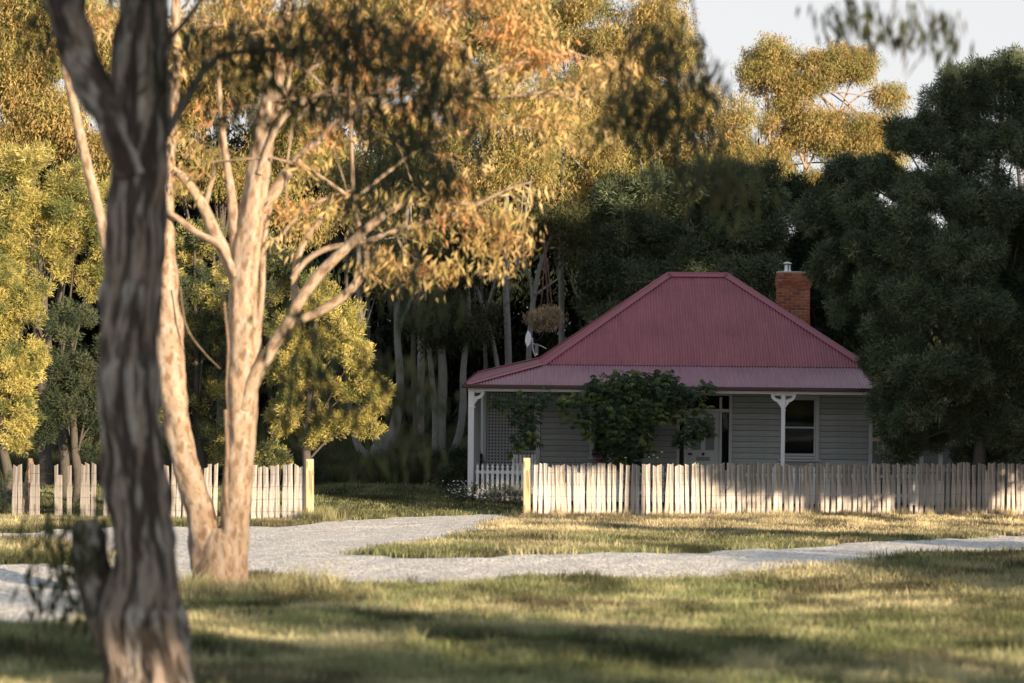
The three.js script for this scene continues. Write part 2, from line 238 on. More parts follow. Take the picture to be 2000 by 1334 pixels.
// roof: eight corrugated faces, capping, gutter
const EV = { x0: W0 - 1.85, x1: W1 + 1.85, z0: ZF + 1.85, z1: ZB - 1.85, y: 3.0 }, BK = { x0: W0, x1: W1, z0: ZF, z1: ZB, y: 3.48 }, RG = { x0: 3.3, x1: 4.94, z: -66.5, y: 5.92 };
function corrugated(A, B, C, D) {     // A-B the lower edge, C above A, D above B
  const e = B.clone().sub(A), L = e.length(); e.normalize(); const n = e.clone().cross(C.clone().sub(A)).normalize(), up = n.clone().cross(e);
  const cs = [C, D].map((q) => q.clone().sub(A)).map((q) => [q.dot(e), q.dot(up)]), H = cs[0][1], P = [], U = [], I = [];
  const cols = Math.round(L / .076 * 6);
  for (let i = 0; i <= cols; i++) {
    const s = i / cols * L, h = Math.max(0, Math.min(H, cs[0][0] > .001 ? H * s / cs[0][0] : H, L - cs[1][0] > .001 ? H * (L - s) / (L - cs[1][0]) : H)), o = .013 * Math.cos(s / .076 * 2 * Math.PI);
    for (let k = 0; k <= 4; k++) { const p = A.clone().addScaledVector(e, s).addScaledVector(up, h * k / 4).addScaledVector(n, o); P.push(p.x, p.y, p.z); U.push(s / 2, h * k / 8); }
    if (i < cols) for (let k = 0; k < 4; k++) { const q = i * 5 + k; I.push(q, q + 5, q + 1, q + 1, q + 5, q + 6); }
  }
  return geom(P, I, U);
}
{
  const roof = new THREE.Group(); roof.name = 'roof'; roof.position.set(0, 3.48, 0); cottage.add(roof);
  const c4 = (q, y = q.y) => [V(q.x0, y, q.z0), V(q.x1, y, q.z0), V(q.x1, y, q.z1), V(q.x0, y, q.z1)], e = c4(EV), b = c4(BK), bl = c4(BK, BK.y - .012), r = [V(RG.x0, RG.y, RG.z), V(RG.x1, RG.y, RG.z), V(RG.x1, RG.y, RG.z), V(RG.x0, RG.y, RG.z)];
  for (let i = 0; i < 4; i++) {
    const j = (i + 1) % 4;
    part(roof, 'verandah_roof_sheet', corrugated(e[i], e[j], bl[i], bl[j]), roofLow);
    part(roof, 'roof_sheet', corrugated(b[i], b[j], r[i], r[j]), roofM);
  }
  // folded capping along hips and ridge: two legs and a rounded crest
  const capping = (a, c, n1, n2, w = .17) => {
    const t = c.clone().sub(a).normalize(), legs = [];
    for (const [n, sgn] of [[n1, 1], [n2, -1]]) {
      const l = n.clone().cross(t).multiplyScalar(sgn).normalize(); if (l.y > 0) l.negate();
      const o = n.clone().multiplyScalar(.024), o2 = n.clone().multiplyScalar(.028), p = [a.clone().add(o), c.clone().add(o), c.clone().addScaledVector(l, w).add(o), a.clone().addScaledVector(l, w).add(o)], q = p.map((v) => v.clone().add(o2).sub(o).addScaledVector(n, .004));
      const A = [...p, ...q].flatMap((v) => [v.x, v.y, v.z]); const g = geom(A, [0, 1, 2, 0, 2, 3, 6, 5, 4, 7, 6, 4, 0, 4, 5, 0, 5, 1, 1, 5, 6, 1, 6, 2, 2, 6, 7, 2, 7, 3, 3, 7, 4, 3, 4, 0], new Array(16).fill(0)).toNonIndexed(); g.computeVertexNormals(); legs.push(g);
    }
    const up = V(0, .024, 0); legs.push(loft([a.clone().add(up), a.clone().lerp(c, .5).add(up), c.clone().add(up)], [.028, .028, .028], { seg: 8, step: 2 }));
    return merge(legs);
  };
  const nrm = (A, B, C) => B.clone().sub(A).cross(C.clone().sub(A)).normalize();
  const nl = [0, 1, 2, 3].map((i) => nrm(e[i], e[(i + 1) % 4], b[i])), nu = [0, 1, 2, 3].map((i) => nrm(b[i], b[(i + 1) % 4], r[i]));
  for (let i = 0; i < 4; i++) { const p = (i + 3) % 4; part(roof, 'hip_capping', capping(e[i], b[i], nl[i], nl[p]), capM); part(roof, 'hip_capping', capping(b[i], r[i], nu[i], nu[p]), capM); }
  part(roof, 'ridge_capping', capping(r[0], r[1], nu[0], nu[2]), capM);
  const gz = EV.z0 + .05, gp = [];
  gp.push(rbox(EV.x1 - EV.x0 + .12, .1, .1, 4.12, EV.y - .045, gz, .02), rbox(EV.x1 - EV.x0 + .12, .1, .1, 4.12, EV.y - .045, EV.z1 - .05, .02));
  for (const x of [EV.x0 - .05, EV.x1 + .05]) gp.push(rbox(.1, .1, EV.z0 - EV.z1 + .02, x, EV.y - .046, -66.5, .02));
  part(roof, 'gutter', merge(gp), gutterM);
}
{ // verandah: floor, beam, posts with fretted brackets
  const PX = [-1.88, 2.07, 6.0, 9.99], PZ = -61.27;
  const fl = []; for (let x = -1.95; x < 10.1; x += .1) fl.push(box(.094, .06, 1.75, x + .05, FL - .03, -62.1));
  part(cottage, 'verandah_floor', merge(fl), std([.26, .25, .24], .8));
  part(cottage, 'verandah_beam', merge([rbox(12.1, .12, .07, 4.06, 2.885, PZ + .002), rbox(.07, .12, 10.4, -1.9, 2.885, -66.6), rbox(.07, .12, 10.4, 10.03, 2.885, -66.6)]), PAINT);
  part(cottage, 'verandah_ceiling', merge([box(12.2, .02, 1.7, 4.12, 2.97, -62.15)]), std([.62, .62, .6], .8));
  const shape = new THREE.Shape(); shape.moveTo(.05, 0); shape.lineTo(.32, 0); shape.bezierCurveTo(.31, -.13, .22, -.19, .12, -.215); shape.lineTo(.145, -.245); shape.quadraticCurveTo(.10, -.25, .09, -.29); shape.lineTo(.05, -.36); shape.closePath();
  const h = new THREE.Path(); h.moveTo(.06, -.035); h.lineTo(.235, -.035); h.quadraticCurveTo(.2, -.13, .06, -.135); h.closePath(); shape.holes.push(h);
  const bg = new THREE.ExtrudeGeometry(shape, { depth: .035, bevelEnabled: false, curveSegments: 8 }); bg.translate(0, 0, -.018);
  PX.forEach((x, i) => {
    const p = part(cottage, 'verandah_post', merge([rbox(i ? .1 : .15, 2.7, .1, i ? x : x - .02, 1.48, PZ, .012), rbox(i ? .125 : .17, .035, .125, x, 2.42, PZ), rbox(.13, .35, .13, x, .3, PZ)]), PAINT);
    for (const s of [1, -1]) { if (i === 0 && s < 0) continue; const b = part(p, 'bracket', bg, PAINT, V(x, 2.825, PZ)); b.scale.x = s; }
    if (i === 0) { const c = part(cottage, 'verandah_post', rbox(.1, 2.7, .1, x - .03, 1.48, PZ - 3.2, .012), PAINT); c.userData.label = 'side verandah post at the left of the cottage'; }
  });
  for (const [x, z] of [[-1.88, -67.5], [-1.88, -71.6], [10, -64.5], [10, -68], [10, -71.6]]) part(cottage, 'verandah_post', rbox(.1, 2.8, .1, x, 1.5, z, .012), PAINT);
  // lattice screen at the left end
  const lat = new THREE.Group(); lat.name = 'lattice_screen'; lat.position.set(-.95 - 4.12, 1.5, -63.1 + 66.5); cottage.add(lat);
  part(lat, 'frame', merge([rbox(.09, 2.75, .08, -1.60, 1.55, -63.06), rbox(.06, 2.75, .06, -.28, 1.55, -63.06), rbox(1.3, .08, .06, -.94, 2.87, -63.06), rbox(1.3, .1, .06, -.94, .38, -63.06)]), TEAL);
  const vs = box(.042, 2.45, .01), hs = box(1.24, .042, .01);
  for (let x = -1.52; x < -.32; x += .083) part(lat, 'slat', vs, SLAT, V(x, 1.63, -63.05));
  for (let y = .45; y < 2.84; y += .083) part(lat, 'slat', hs, SLAT, V(-.93, y, -63.062));
  part(cottage, 'screen_wall', box(1.4, 2.7, .05, -.95, 1.5, -64.4), DARK);
  const sb = rbox(.02, 2.5, .1, 0, 0, 0, .004); for (const [x, z] of [[-1.83, -61.75], [-1.79, -62.2], [-1.75, -62.6]]) part(cottage, 'screen_board', sb, SLAT, V(x, 1.55, z)).rotation.y = -.9;
}
{ // chimney: mortar core, bricks one by one, flue pot with a cowl
  const c = new THREE.Group(); c.name = 'chimney'; c.position.set(6.8 - 4.12, 5, -67 + 66.5); cottage.add(c);
  const mortar = std([.52, .46, .38], .95), bm = [[.34, .105, .05], [.27, .075, .04], [.40, .14, .065], [.22, .07, .045], [.36, .13, .075], [.30, .17, .12]].map((k) => std(k, .9));
  const w = .87, dp = .6, Y0 = 4.1, n = 22, ch = .0855;
  part(c, 'core', merge([box(w - .02, n * ch + .02, dp - .02, 6.8, Y0 + n * ch / 2, -67)]), mortar);
  part(c, 'mortar_cap', rbox(w + .01, .05, dp + .01, 6.8, Y0 + n * ch + .018, -67, .02), std([.42, .39, .36], .95));
  const bw = rbox(.222, .068, .1, 0, 0, 0, .006), bh = rbox(.104, .068, .1, 0, 0, 0, .006), corb = [-.005, -.005, -.005];
  for (let k = 0; k < n; k++) {
    const y = Y0 + (k + .5) * ch, out = k === n - 3 || k === n - 4 ? .03 : k === n - 5 ? .015 : k > n - 3 ? .012 : 0, o = k % 2 ? 0 : 1;
    for (const [len, face] of [[w, 0], [dp, 1], [w, 2], [dp, 3]]) {
      const L = len + out * 2, cells = Math.round(len / .1165); let a = 0, first = o === (face % 2);
      while (a < cells) { const two = !(a === 0 && first) && a + 2 <= cells; const u0 = a * L / cells, u1 = (a + (two ? 2 : 1)) * L / cells, u = (u0 + u1) / 2 - L / 2, dz = (face % 2 ? w : dp) / 2 + out - .042 + R(-.004, .004);
        const m = part(c, 'brick', two ? bw : bh, bm[Math.floor(rnd() * rnd() * 6)], V(face === 0 ? 6.8 + u : face === 2 ? 6.8 - u : face === 1 ? 6.8 + dz : 6.8 - dz, y, face === 0 ? -67 + dz : face === 2 ? -67 - dz : face === 1 ? -67 - u : -67 + u));
        m.rotation.y = face % 2 ? Math.PI / 2 : 0; m.scale.x = (u1 - u0 - .018) / (two ? .222 : .104); a += two ? 2 : 1; }
    }
  }
  const met = std([.55, .57, .58], .35, { metalness: .8 });
  const lat = new THREE.LatheGeometry([[.1, 0], [.1, .05], [.085, .06], [.085, .19], [.09, .2]].map((p) => new THREE.Vector2(...p)), 20); part(c, 'flue_pipe', lat, met, V(6.63, Y0 + n * ch + .03, -67));
  part(c, 'cowl', new THREE.LatheGeometry([[.0, .06], [.06, .05], [.12, .02], [.12, 0], [.0, .01]].map((p) => new THREE.Vector2(...p)), 20), met, V(6.63, Y0 + n * ch + .25, -67));
}
// ---------------------------------------------------------------- fences
const palingGeos = [0, 1, 2, 3, 4, 5, 6, 7].map(() => {
  const w = R(.042, .058), n = 6, L = [], r = []; let b = R(-.006, .006);
  for (let i = 0; i <= n; i++) { const y = i / n; L.push([-w * R(.86, 1.04) + b * y, y]); r.push([w * R(.86, 1.04) + b * y, y]); }
  const tl = R(-.022, .022); L[n][1] += tl; r[n][1] -= tl;
  const g = new THREE.ExtrudeGeometry(new THREE.Shape([...r, ...L.reverse()].map((p) => new THREE.Vector2(...p))), { depth: .02, bevelEnabled: true, bevelSize: .003, bevelThickness: .003, bevelSegments: 1, steps: 1 });
  g.translate(0, 0, -.01); return worldUV(g, 1);
});
function fence(A, B, pitch, h, label, opts = {}) {
  const L = Math.hypot(B.x - A.x, B.z - A.z), ux = (B.x - A.x) / L, uz = (B.z - A.z) / L, rot = Math.atan2(-uz, ux);
  const f = thing('paling_fence', label, 'fence', V(A.x, gy(A.x, A.z), A.z));
  for (let s = opts.from ?? .18; s < L; s += pitch * R(.82, 1.16)) {
    if (opts.skip && rnd() < opts.skip(s / L)) continue;
    const x = A.x + ux * s, z = A.z + uz * s, m = part(f, 'paling', palingGeos[Math.floor(rnd() * 8)], opts.tone ? woodTones[opts.tone(s / L)] : woodTones[Math.floor(rnd() * 5)], V(x, gy(x, z) - .06, z + R(-.006, .006)));
    m.rotation.set(R(-.02, .02), rot + R(-.06, .06), R(-.028, .028) + (rnd() < .12 ? R(-.05, .05) : 0)); m.scale.y = h * R(.965, 1.025) + .06; m.scale.x = R(.9, 1.12);
    if (rnd() < (opts.double ?? 0)) { const q = part(f, 'paling', palingGeos[Math.floor(rnd() * 8)], woodTones[Math.floor(rnd() * 4)], V(x + R(.04, .08), gy(x, z) - .06, z - .032)); q.rotation.set(0, rot, R(-.06, .06)); q.scale.y = h * R(.7, 1.0); }
  }
  const wm = std([.12, .11, .1], .6, { metalness: .3 });
  for (const k of [.18, .4, .62, .84]) { const pts = [], N = 10; for (let i = 0; i <= N; i++) { const s = i / N * L; const x = A.x + ux * s, z = A.z + uz * s; pts.push(V(x, gy(x, z) + k * h + R(-.01, .01), z + .022)); } part(f, 'wire', loft(pts, pts.map(() => .002), { seg: 4, step: .4 }), wm); }
  for (let s = 2.9; s < L; s += 2.9) { const x = A.x + ux * s, z = A.z + uz * s; part(f, 'rear_post', rbox(.11, h - .15, .09, x, gy(x, z) + h / 2 - .16, z - .09, .02), woodTones[3]); }
  for (const s of opts.ends ?? [0]) { const x = A.x + ux * s, z = A.z + uz * s, g = worldUV(rbox(.165, h + .32, .15, 0, (h + .3) / 2 - .16, 0, .02)); const m = part(f, 'end_post', g, woodPost, V(x, gy(x, z), z)); m.rotation.z = .012; }
  return f;
}
const fa = { x: -.42, z: -55.5 }, fb = { x: 12.8, z: -59.45 };
fence(fa, fb, .139, 1.24, 'weathered grey paling fence in front of the cottage, right of the gateway', { double: .14, ends: [0], tone: (t) => [0, 1, 2, 4, 0, 1, 3, 1, 4, 3][Math.floor(rnd() * 5 + clamp(t * 9 - 2.5, 0, 4.99))] });
fence({ x: -5.03, z: -51.6 }, { x: -11.9, z: -53.2 }, .142, 1.2, 'paling fence behind the forked gum, left of the gateway', { skip: (t) => t > .55 ? .45 : .06, ends: [0], tone: (t) => t > .5 ? 3 : [0, 2, 4][Math.floor(rnd() * 3)] });
{ // white pickets along the verandah front
  const f = thing('picket_fence', 'white pointed picket fence along the verandah edge', 'fence', V(-1.8, .05, -61.12));
  const s = new THREE.Shape([[-.033, 0], [.033, 0], [.033, .78], [.016, .80], [.036, .845], [.028, .875], [0, .94], [-.028, .875], [-.036, .845], [-.016, .80], [-.033, .78]].map((p) => new THREE.Vector2(...p)));
  const g = new THREE.ExtrudeGeometry(s, { depth: .018, bevelEnabled: false });
  const runs = [[-1.72, 3.3], [5.0, 9.95]];
  for (const [a, b] of runs) { for (let x = a; x < b; x += .1265) part(f, 'picket', g, PAINT, V(x, .07, -61.1)); for (const y of [.3, .78]) part(f, 'rail', rbox(b - a + .1, .07, .04, (a + b) / 2, y, -61.13), PAINT); }
}

// ---------------------------------------------------------------- leaves and crowns
function leafGeo(list) {        // list of [base, direction, length, width, up] -> folded leaves of two facets
  const P = [], I = [], U = [];
  for (const [b, d, l, w, n] of list) { const s = d.clone().cross(n).normalize().multiplyScalar(w / 2), m = b.clone().addScaledVector(d, l * .42), k = n.clone().multiplyScalar(w * .22), t = b.clone().addScaledVector(d, l), o = P.length / 3; for (const v of [b, m.clone().add(s).add(k), t, m.clone().sub(s).add(k)]) { P.push(v.x, v.y, v.z); U.push(0, 0); } I.push(o, o + 1, o + 2, o, o + 2, o + 3); }
  return geom(P, I, U);
}
const sph = () => { const z = R(-1, 1), a = R(0, 6.2832), r = Math.sqrt(1 - z * z); return V(r * Math.cos(a), z, r * Math.sin(a)); };
// hanging gum leaves on a drooping twig
const gumSpray = (n, len, wid, size, sp = .8) => leafGeo(Array.from({ length: n }, () => { const t = rnd(), b = V(R(-.5, .5) * size, -t * size * .5 + R(-.25, .25) * size, R(-.5, .5) * size), d = V(R(-sp, sp), R(-1.1, .1) - (1 - sp) - .05, R(-sp, sp)).normalize(); return [b, d, len * R(.65, 1.25), wid * R(.7, 1.2), sph()]; }));
// upright fine leaves in a tuft around its axis (+y)
const tuftSpray = (n, len, wid, size) => leafGeo(Array.from({ length: n }, () => { const o = sph(), t = Math.sqrt(rnd()), b = V(o.x * .32 * size * t, R(-.4, .35) * size, o.z * .32 * size * t), d = V(o.x * .6 + R(-.65, .65), R(-.25, 1.05), o.z * .6 + R(-.65, .65)).normalize(); return [b, d, len * R(.6, 1.2), wid * R(.7, 1.25), sph()]; }));
// compound vine leaves: five drooping leaflets
const vineSpray = (n, len, size) => leafGeo(Array.from({ length: n }, () => { const c = V(R(-.5, .5), R(-.5, .5), R(-.4, .4)).multiplyScalar(size), f = V(R(-.6, .6), R(-.1, .5), R(.2, 1)).normalize(), s = f.clone().cross(V(0, 1, 0)).normalize(); return [-.9, -.45, 0, .45, .9].map((a) => { const d = V(0, -.8, 0).addScaledVector(s, Math.sin(a) * 1.1).addScaledVector(f, .35 + .3 * Math.cos(a)).normalize(); return [c, d, len * (1 - Math.abs(a) * .28) * R(.8, 1.15), len * .21, f]; }); }).flat());
const G_gumNear = [0, 1, 2].map(() => gumSpray(20, .13, .026, .36, .45)), G_gumMid = [0, 1, 2].map(() => gumSpray(34, .125, .03, .42, .75)), G_gumFar = [0, 1, 2].map(() => gumSpray(64, .16, .04, .8)), G_tuft = [0, 1, 2].map(() => tuftSpray(60, .18, .03, .5)), G_tuftFine = [0, 1, 2].map(() => tuftSpray(110, .15, .017, .5)), G_bush = [0, 1, 2].map(() => tuftSpray(130, .10, .019, .42)), G_vine = [0, 1, 2].map(() => vineSpray(7, .17, .36));
const DENS = new Map([[G_gumFar, 9], [G_tuft, 5], [G_tuftFine, 6], [G_bush, 3.5], [G_vine, 2.3], [G_gumNear, 2.6], [G_gumMid, 3]]);
const dummy = new THREE.Object3D(), col = new THREE.Color();
// fills ellipsoid lumps {c, r:[rx, ry, rz]} with sprays; one mesh per spray variant
function crown(parent, name, lumps, geos, { per = 40, mode = 'hang', cols = [[.08, .1, .04]], shell = .55, scale = [.8, 1.25], mat = LEAF, jag = .5, seedZ = 0 } = {}) {
  const lists = geos.map(() => []);
  if (mode !== 'face') lumps = lumps.flatMap((l) => l.r[0] < (mode === 'up' ? .45 : .6) ? [l] : Array.from({ length: 7 }, () => { const d = sph(), s = R(.36, .54); return { c: V(l.c.x + d.x * l.r[0] * .6, l.c.y + d.y * l.r[1] * .6, l.c.z + d.z * l.r[2] * .6), r: l.r.map((q) => q * s), k: (l.k ?? 1) * .72 }; }));
  lumps.forEach(({ c, r, k = 1 }) => {
    const area = Math.pow((Math.pow(r[0] * r[1], 1.6) + Math.pow(r[0] * r[2], 1.6) + Math.pow(r[1] * r[2], 1.6)) / 3, 1 / 1.6), n = Math.max(4, Math.round(per * area * k * (DENS.get(geos) ?? 1)));
    for (let i = 0; i < n; i++) {
      const d = sph(), q = noise(c.x + d.x * 1.7 + 50, c.y + d.y * 1.7 + 50, c.z + d.z * 1.7 + 50), rad = Math.pow(R(shell * shell * shell, 1), 1 / 3) * (1 - jag / 2 + jag * q);
      const p = V(c.x + d.x * r[0] * rad, c.y + d.y * r[1] * rad, c.z + d.z * r[2] * rad);
      dummy.position.copy(p);
      if (mode === 'hang') dummy.rotation.set(R(-.3, .3), R(0, 6.28), R(-.3, .3));
      else if (mode === 'face') dummy.rotation.set(R(-.3, .3), R(-.8, .8), R(-.3, .3));
      else { dummy.quaternion.setFromUnitVectors(V(0, 1, 0), V(d.x + R(-.4, .4), d.y * .7 + .75, d.z + R(-.4, .4)).normalize()); dummy.rotateY(R(0, 6.28)); }
      dummy.scale.setScalar(R(...scale)); dummy.updateMatrix();
      const a = cols[Math.floor(rnd() * cols.length)], s = mat === SHADE ? R(.5, 1.6) : R(.75, 1.25);
      lists[Math.floor(rnd() * geos.length)].push([dummy.matrix.clone(), [a[0] * s, a[1] * s, a[2] * s]]);
    }
  });
  const off = worldOf(parent).negate();
  lists.forEach((l, i) => { if (!l.length) return; const m = new THREE.InstancedMesh(geos[i], mat, l.length); m.name = name; m.castShadow = m.receiveShadow = true; l.forEach(([x, c], j) => { m.setMatrixAt(j, x); m.setColorAt(j, col.setRGB(...c)); }); m.position.copy(off); m.userData.kind = 'stuff'; parent.add(m); });
}
// lumps given in pixels: [px, py, rx, ry, d, depth factor]
const L = (d, list, depth = 1) => list.map(([x, y, rx, ry, dd = d, k = 1]) => ({ c: at(x, y, dd), r: [rx * dd / F, ry * dd / F, (rx + ry) / 2 * dd / F * depth], k }));
// twigs from a trunk point to lumps
function boughs(parent, from, lumps, mat, r0 = .05, name = 'bough') { const gs = lumps.map(({ c }, i) => { const f = from[i % from.length], m = f.clone().lerp(c, .5).add(V(R(-.2, .2), R(.05, .4), R(-.2, .2))); return loft([f, m, c], [r0, r0 * .7, r0 * .25], { seg: 6, step: .4 }); }); if (gs.length) { const m = part(parent, name, merge(gs), mat); m.userData.kind = 'stuff'; } }
// ---------------------------------------------------------------- the two gums in front
const OLIVE = [[.075, .085, .035], [.10, .105, .045], [.06, .075, .035], [.13, .11, .055]], GREY = [[.06, .075, .045], [.085, .095, .06], [.045, .06, .035], [.11, .11, .075]];
const AMBER = [[.68, .49, .23], [.64, .46, .20], [.50, .41, .17], [.66, .36, .16], [.66, .52, .27], [.34, .30, .11]];
const GOLD = [[.42, .35, .12], [.52, .40, .15], [.28, .28, .09], [.58, .45, .19], [.36, .36, .13]], BRONZE = [[.40, .30, .11], [.48, .34, .14], [.26, .24, .09], [.56, .41, .19], [.32, .32, .12]];
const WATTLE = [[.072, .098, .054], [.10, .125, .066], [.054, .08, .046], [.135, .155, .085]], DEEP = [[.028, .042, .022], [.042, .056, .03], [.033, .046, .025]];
{
  const d = 15, b = at(296, 1352, d); b.y = gy(b.x, b.z);
  const t = thing('gum_tree', 'thick rough-barked gum trunk in the near left foreground, in shade and out of focus', 'tree', b);
  const o = { seg: 44, step: .035, amp: .2, nf: 2.3, fine: .12, tile: .6 };
  part(t, 'trunk', pl([[306, 1440, 225], [298, 1370, 196], [293, 1310, 176], [276, 1200, 164], [281, 1100, 130], [273, 1000, 110], [264, 900, 112], [252, 800, 124], [250, 700, 118], [256, 600, 110], [263, 500, 103], [266, 400, 104], [268, 300, 110], [272, 200, 108], [275, 100, 110], [277, 0, 112], [275, -150, 90], [290, -350, 56]], d, o), barkOld);
  part(t, 'limb', pl([[262, 345, 66], [248, 300, 70], [222, 240, 68], [182, 170, 70], [142, 70, 76], [118, -10, 74], [80, -150, 56], [20, -320, 34]], d - .1, { seg: 26, step: .05, amp: .14, nf: 2.5, fine: .08, tile: .6 }), barkOld);
  part(t, 'limb', pl([[296, 320, 26], [318, 272, 22], [340, 235, 20], [366, 190, 19], [395, 140, 17], [430, 108, 13]], d + .1, { seg: 12, step: .05, amp: .1 }), barkGrey);
  part(t, 'limb', pl([[428, 109, 13], [480, 100, 10], [540, 98, 9], [640, 85, 6], [760, 60, 4]], d + .1, { seg: 8, step: .08 }), twigM);
  part(t, 'limb', pl([[312, 110, 15], [332, 75, 13], [355, 50, 11], [392, 0, 10], [450, -90, 6]], d + .05, { seg: 8, step: .08 }), twigM);
  part(t, 'dead_stub', pl([[246, 1300, 70], [226, 1235, 84], [204, 1180, 78], [184, 1110, 68], [170, 1055, 60], [166, 1030, 50], [165, 1018, 30]], d + .05, { seg: 24, step: .04, amp: .2, nf: 3, cap: true, fine: .1, tile: .6 }), barkOld);
  part(t, 'limb', pl([[284, -120, 56], [480, -240, 40], [800, -230, 28, d], [1080, -200, 20, d - .3], [1300, -130, 13, d - .5], [1480, -110, 9, d - .6], [1740, -70, 5, d - .6]], d, { seg: 10, step: .12 }), barkGrey);
  const hang = [[[430, 108], [520, 180]], [[560, -235], [570, 60]], [[720, -235], [725, 60]], [[800, -225], [790, 240], d + .2], [[860, -220], [850, 130]], [[900, -215], [905, 200]], [[1200, -170], [1235, 140], d - .4], [[1290, -130], [1300, 210], d - .5], [[1330, -130], [1372, 290], d - .5], [[1640, -85], [1655, 30], d - .6], [[1735, -70], [1738, 40], d - .6], [[1740, -70], [1810, 30], d - .6]];
  part(t, 'hanging_twig', merge(hang.map(([a, c, e = d]) => pl([[a[0], a[1], 5], [(a[0] + c[0]) / 2 + 12, (a[1] + c[1]) / 2, 4], [c[0], c[1], 2.5]], e, { seg: 5, step: .2 }))), twigM).userData.kind = 'stuff';
  part(t, 'hanging_twig', merge([pl([[205, 1200, 10], [168, 1145, 6], [135, 1100, 4], [110, 1085, 3]], d, { seg: 5, step: .1 }), pl([[190, 1150, 6], [160, 1120, 4], [150, 1060, 3]], d, { seg: 5, step: .1 }), pl([[700, 330, 3], [640, 520, 3.5], [605, 720, 2.5]], d, { seg: 5, step: .2 }), pl([[605, 600, 3], [700, 680, 2.5], [800, 735, 2]], d, { seg: 5, step: .2 })]), twigM);
  const lumps = L(d, [[560, 60, 75, 60], [640, 150, 70, 60], [720, 60, 90, 60], [640, 20, 100, 50], [790, 200, 70, 60], [820, 300, 55, 75], [850, 110, 60, 60], [905, 190, 45, 55], [700, 330, 45, 50, d, .6], [760, 430, 45, 60, d, .6], [820, 530, 28, 40, d, .5], [580, 180, 50, 50, d, .6], [500, 110, 50, 40], [430, 40, 55, 40], [360, 110, 40, 40, d, .7], [470, 190, 30, 30, d, .5]])
    .concat(L(d - .5, [[1232, 110, 36, 80, d - .4], [1205, 190, 25, 45, d - .4, .6], [1290, 180, 38, 60], [1290, 40, 50, 40], [1350, 150, 45, 80], [1372, 265, 52, 60], [1330, 320, 25, 35, d - .5, .6], [1420, 315, 22, 30, d - .5, .5], [1655, 10, 40, 28, d - .6], [1738, 15, 38, 36, d - .6], [1810, 12, 32, 34, d - .6]]))
    .concat(L(d, [[610, 640, 40, 60, d, .55], [640, 760, 42, 55, d, .55], [590, 740, 50, 60, d, .6], [570, 600, 30, 40, d, .5], [790, 690, 36, 14, d, .6], [800, 738, 36, 14, d, .6], [785, 830, 20, 22, d, .35], [130, 1090, 28, 30, d, .5], [150, 1040, 22, 34, d, .5], [105, 1010, 40, 45, d, .35], [118, 1150, 16, 30, d, .3], [200, 990, 20, 26, d, .4], [120, 30, 70, 50, d, .4]]));
  lumps.push(...L(d, [[150, -220, 260, 130, 15, .35], [430, -260, 260, 130, 14.6, .35], [300, -420, 300, 140, 15.4, .35], [650, -330, 260, 110, 14.6, .3], [250, -150, 200, 60, 14.2, .4], [520, -120, 160, 50, 15.6, .3]], 1.6));
  crown(t, 'foliage', lumps, G_gumNear, { per: 95, cols: GREY.concat(OLIVE), shell: .1, jag: .7 });
}
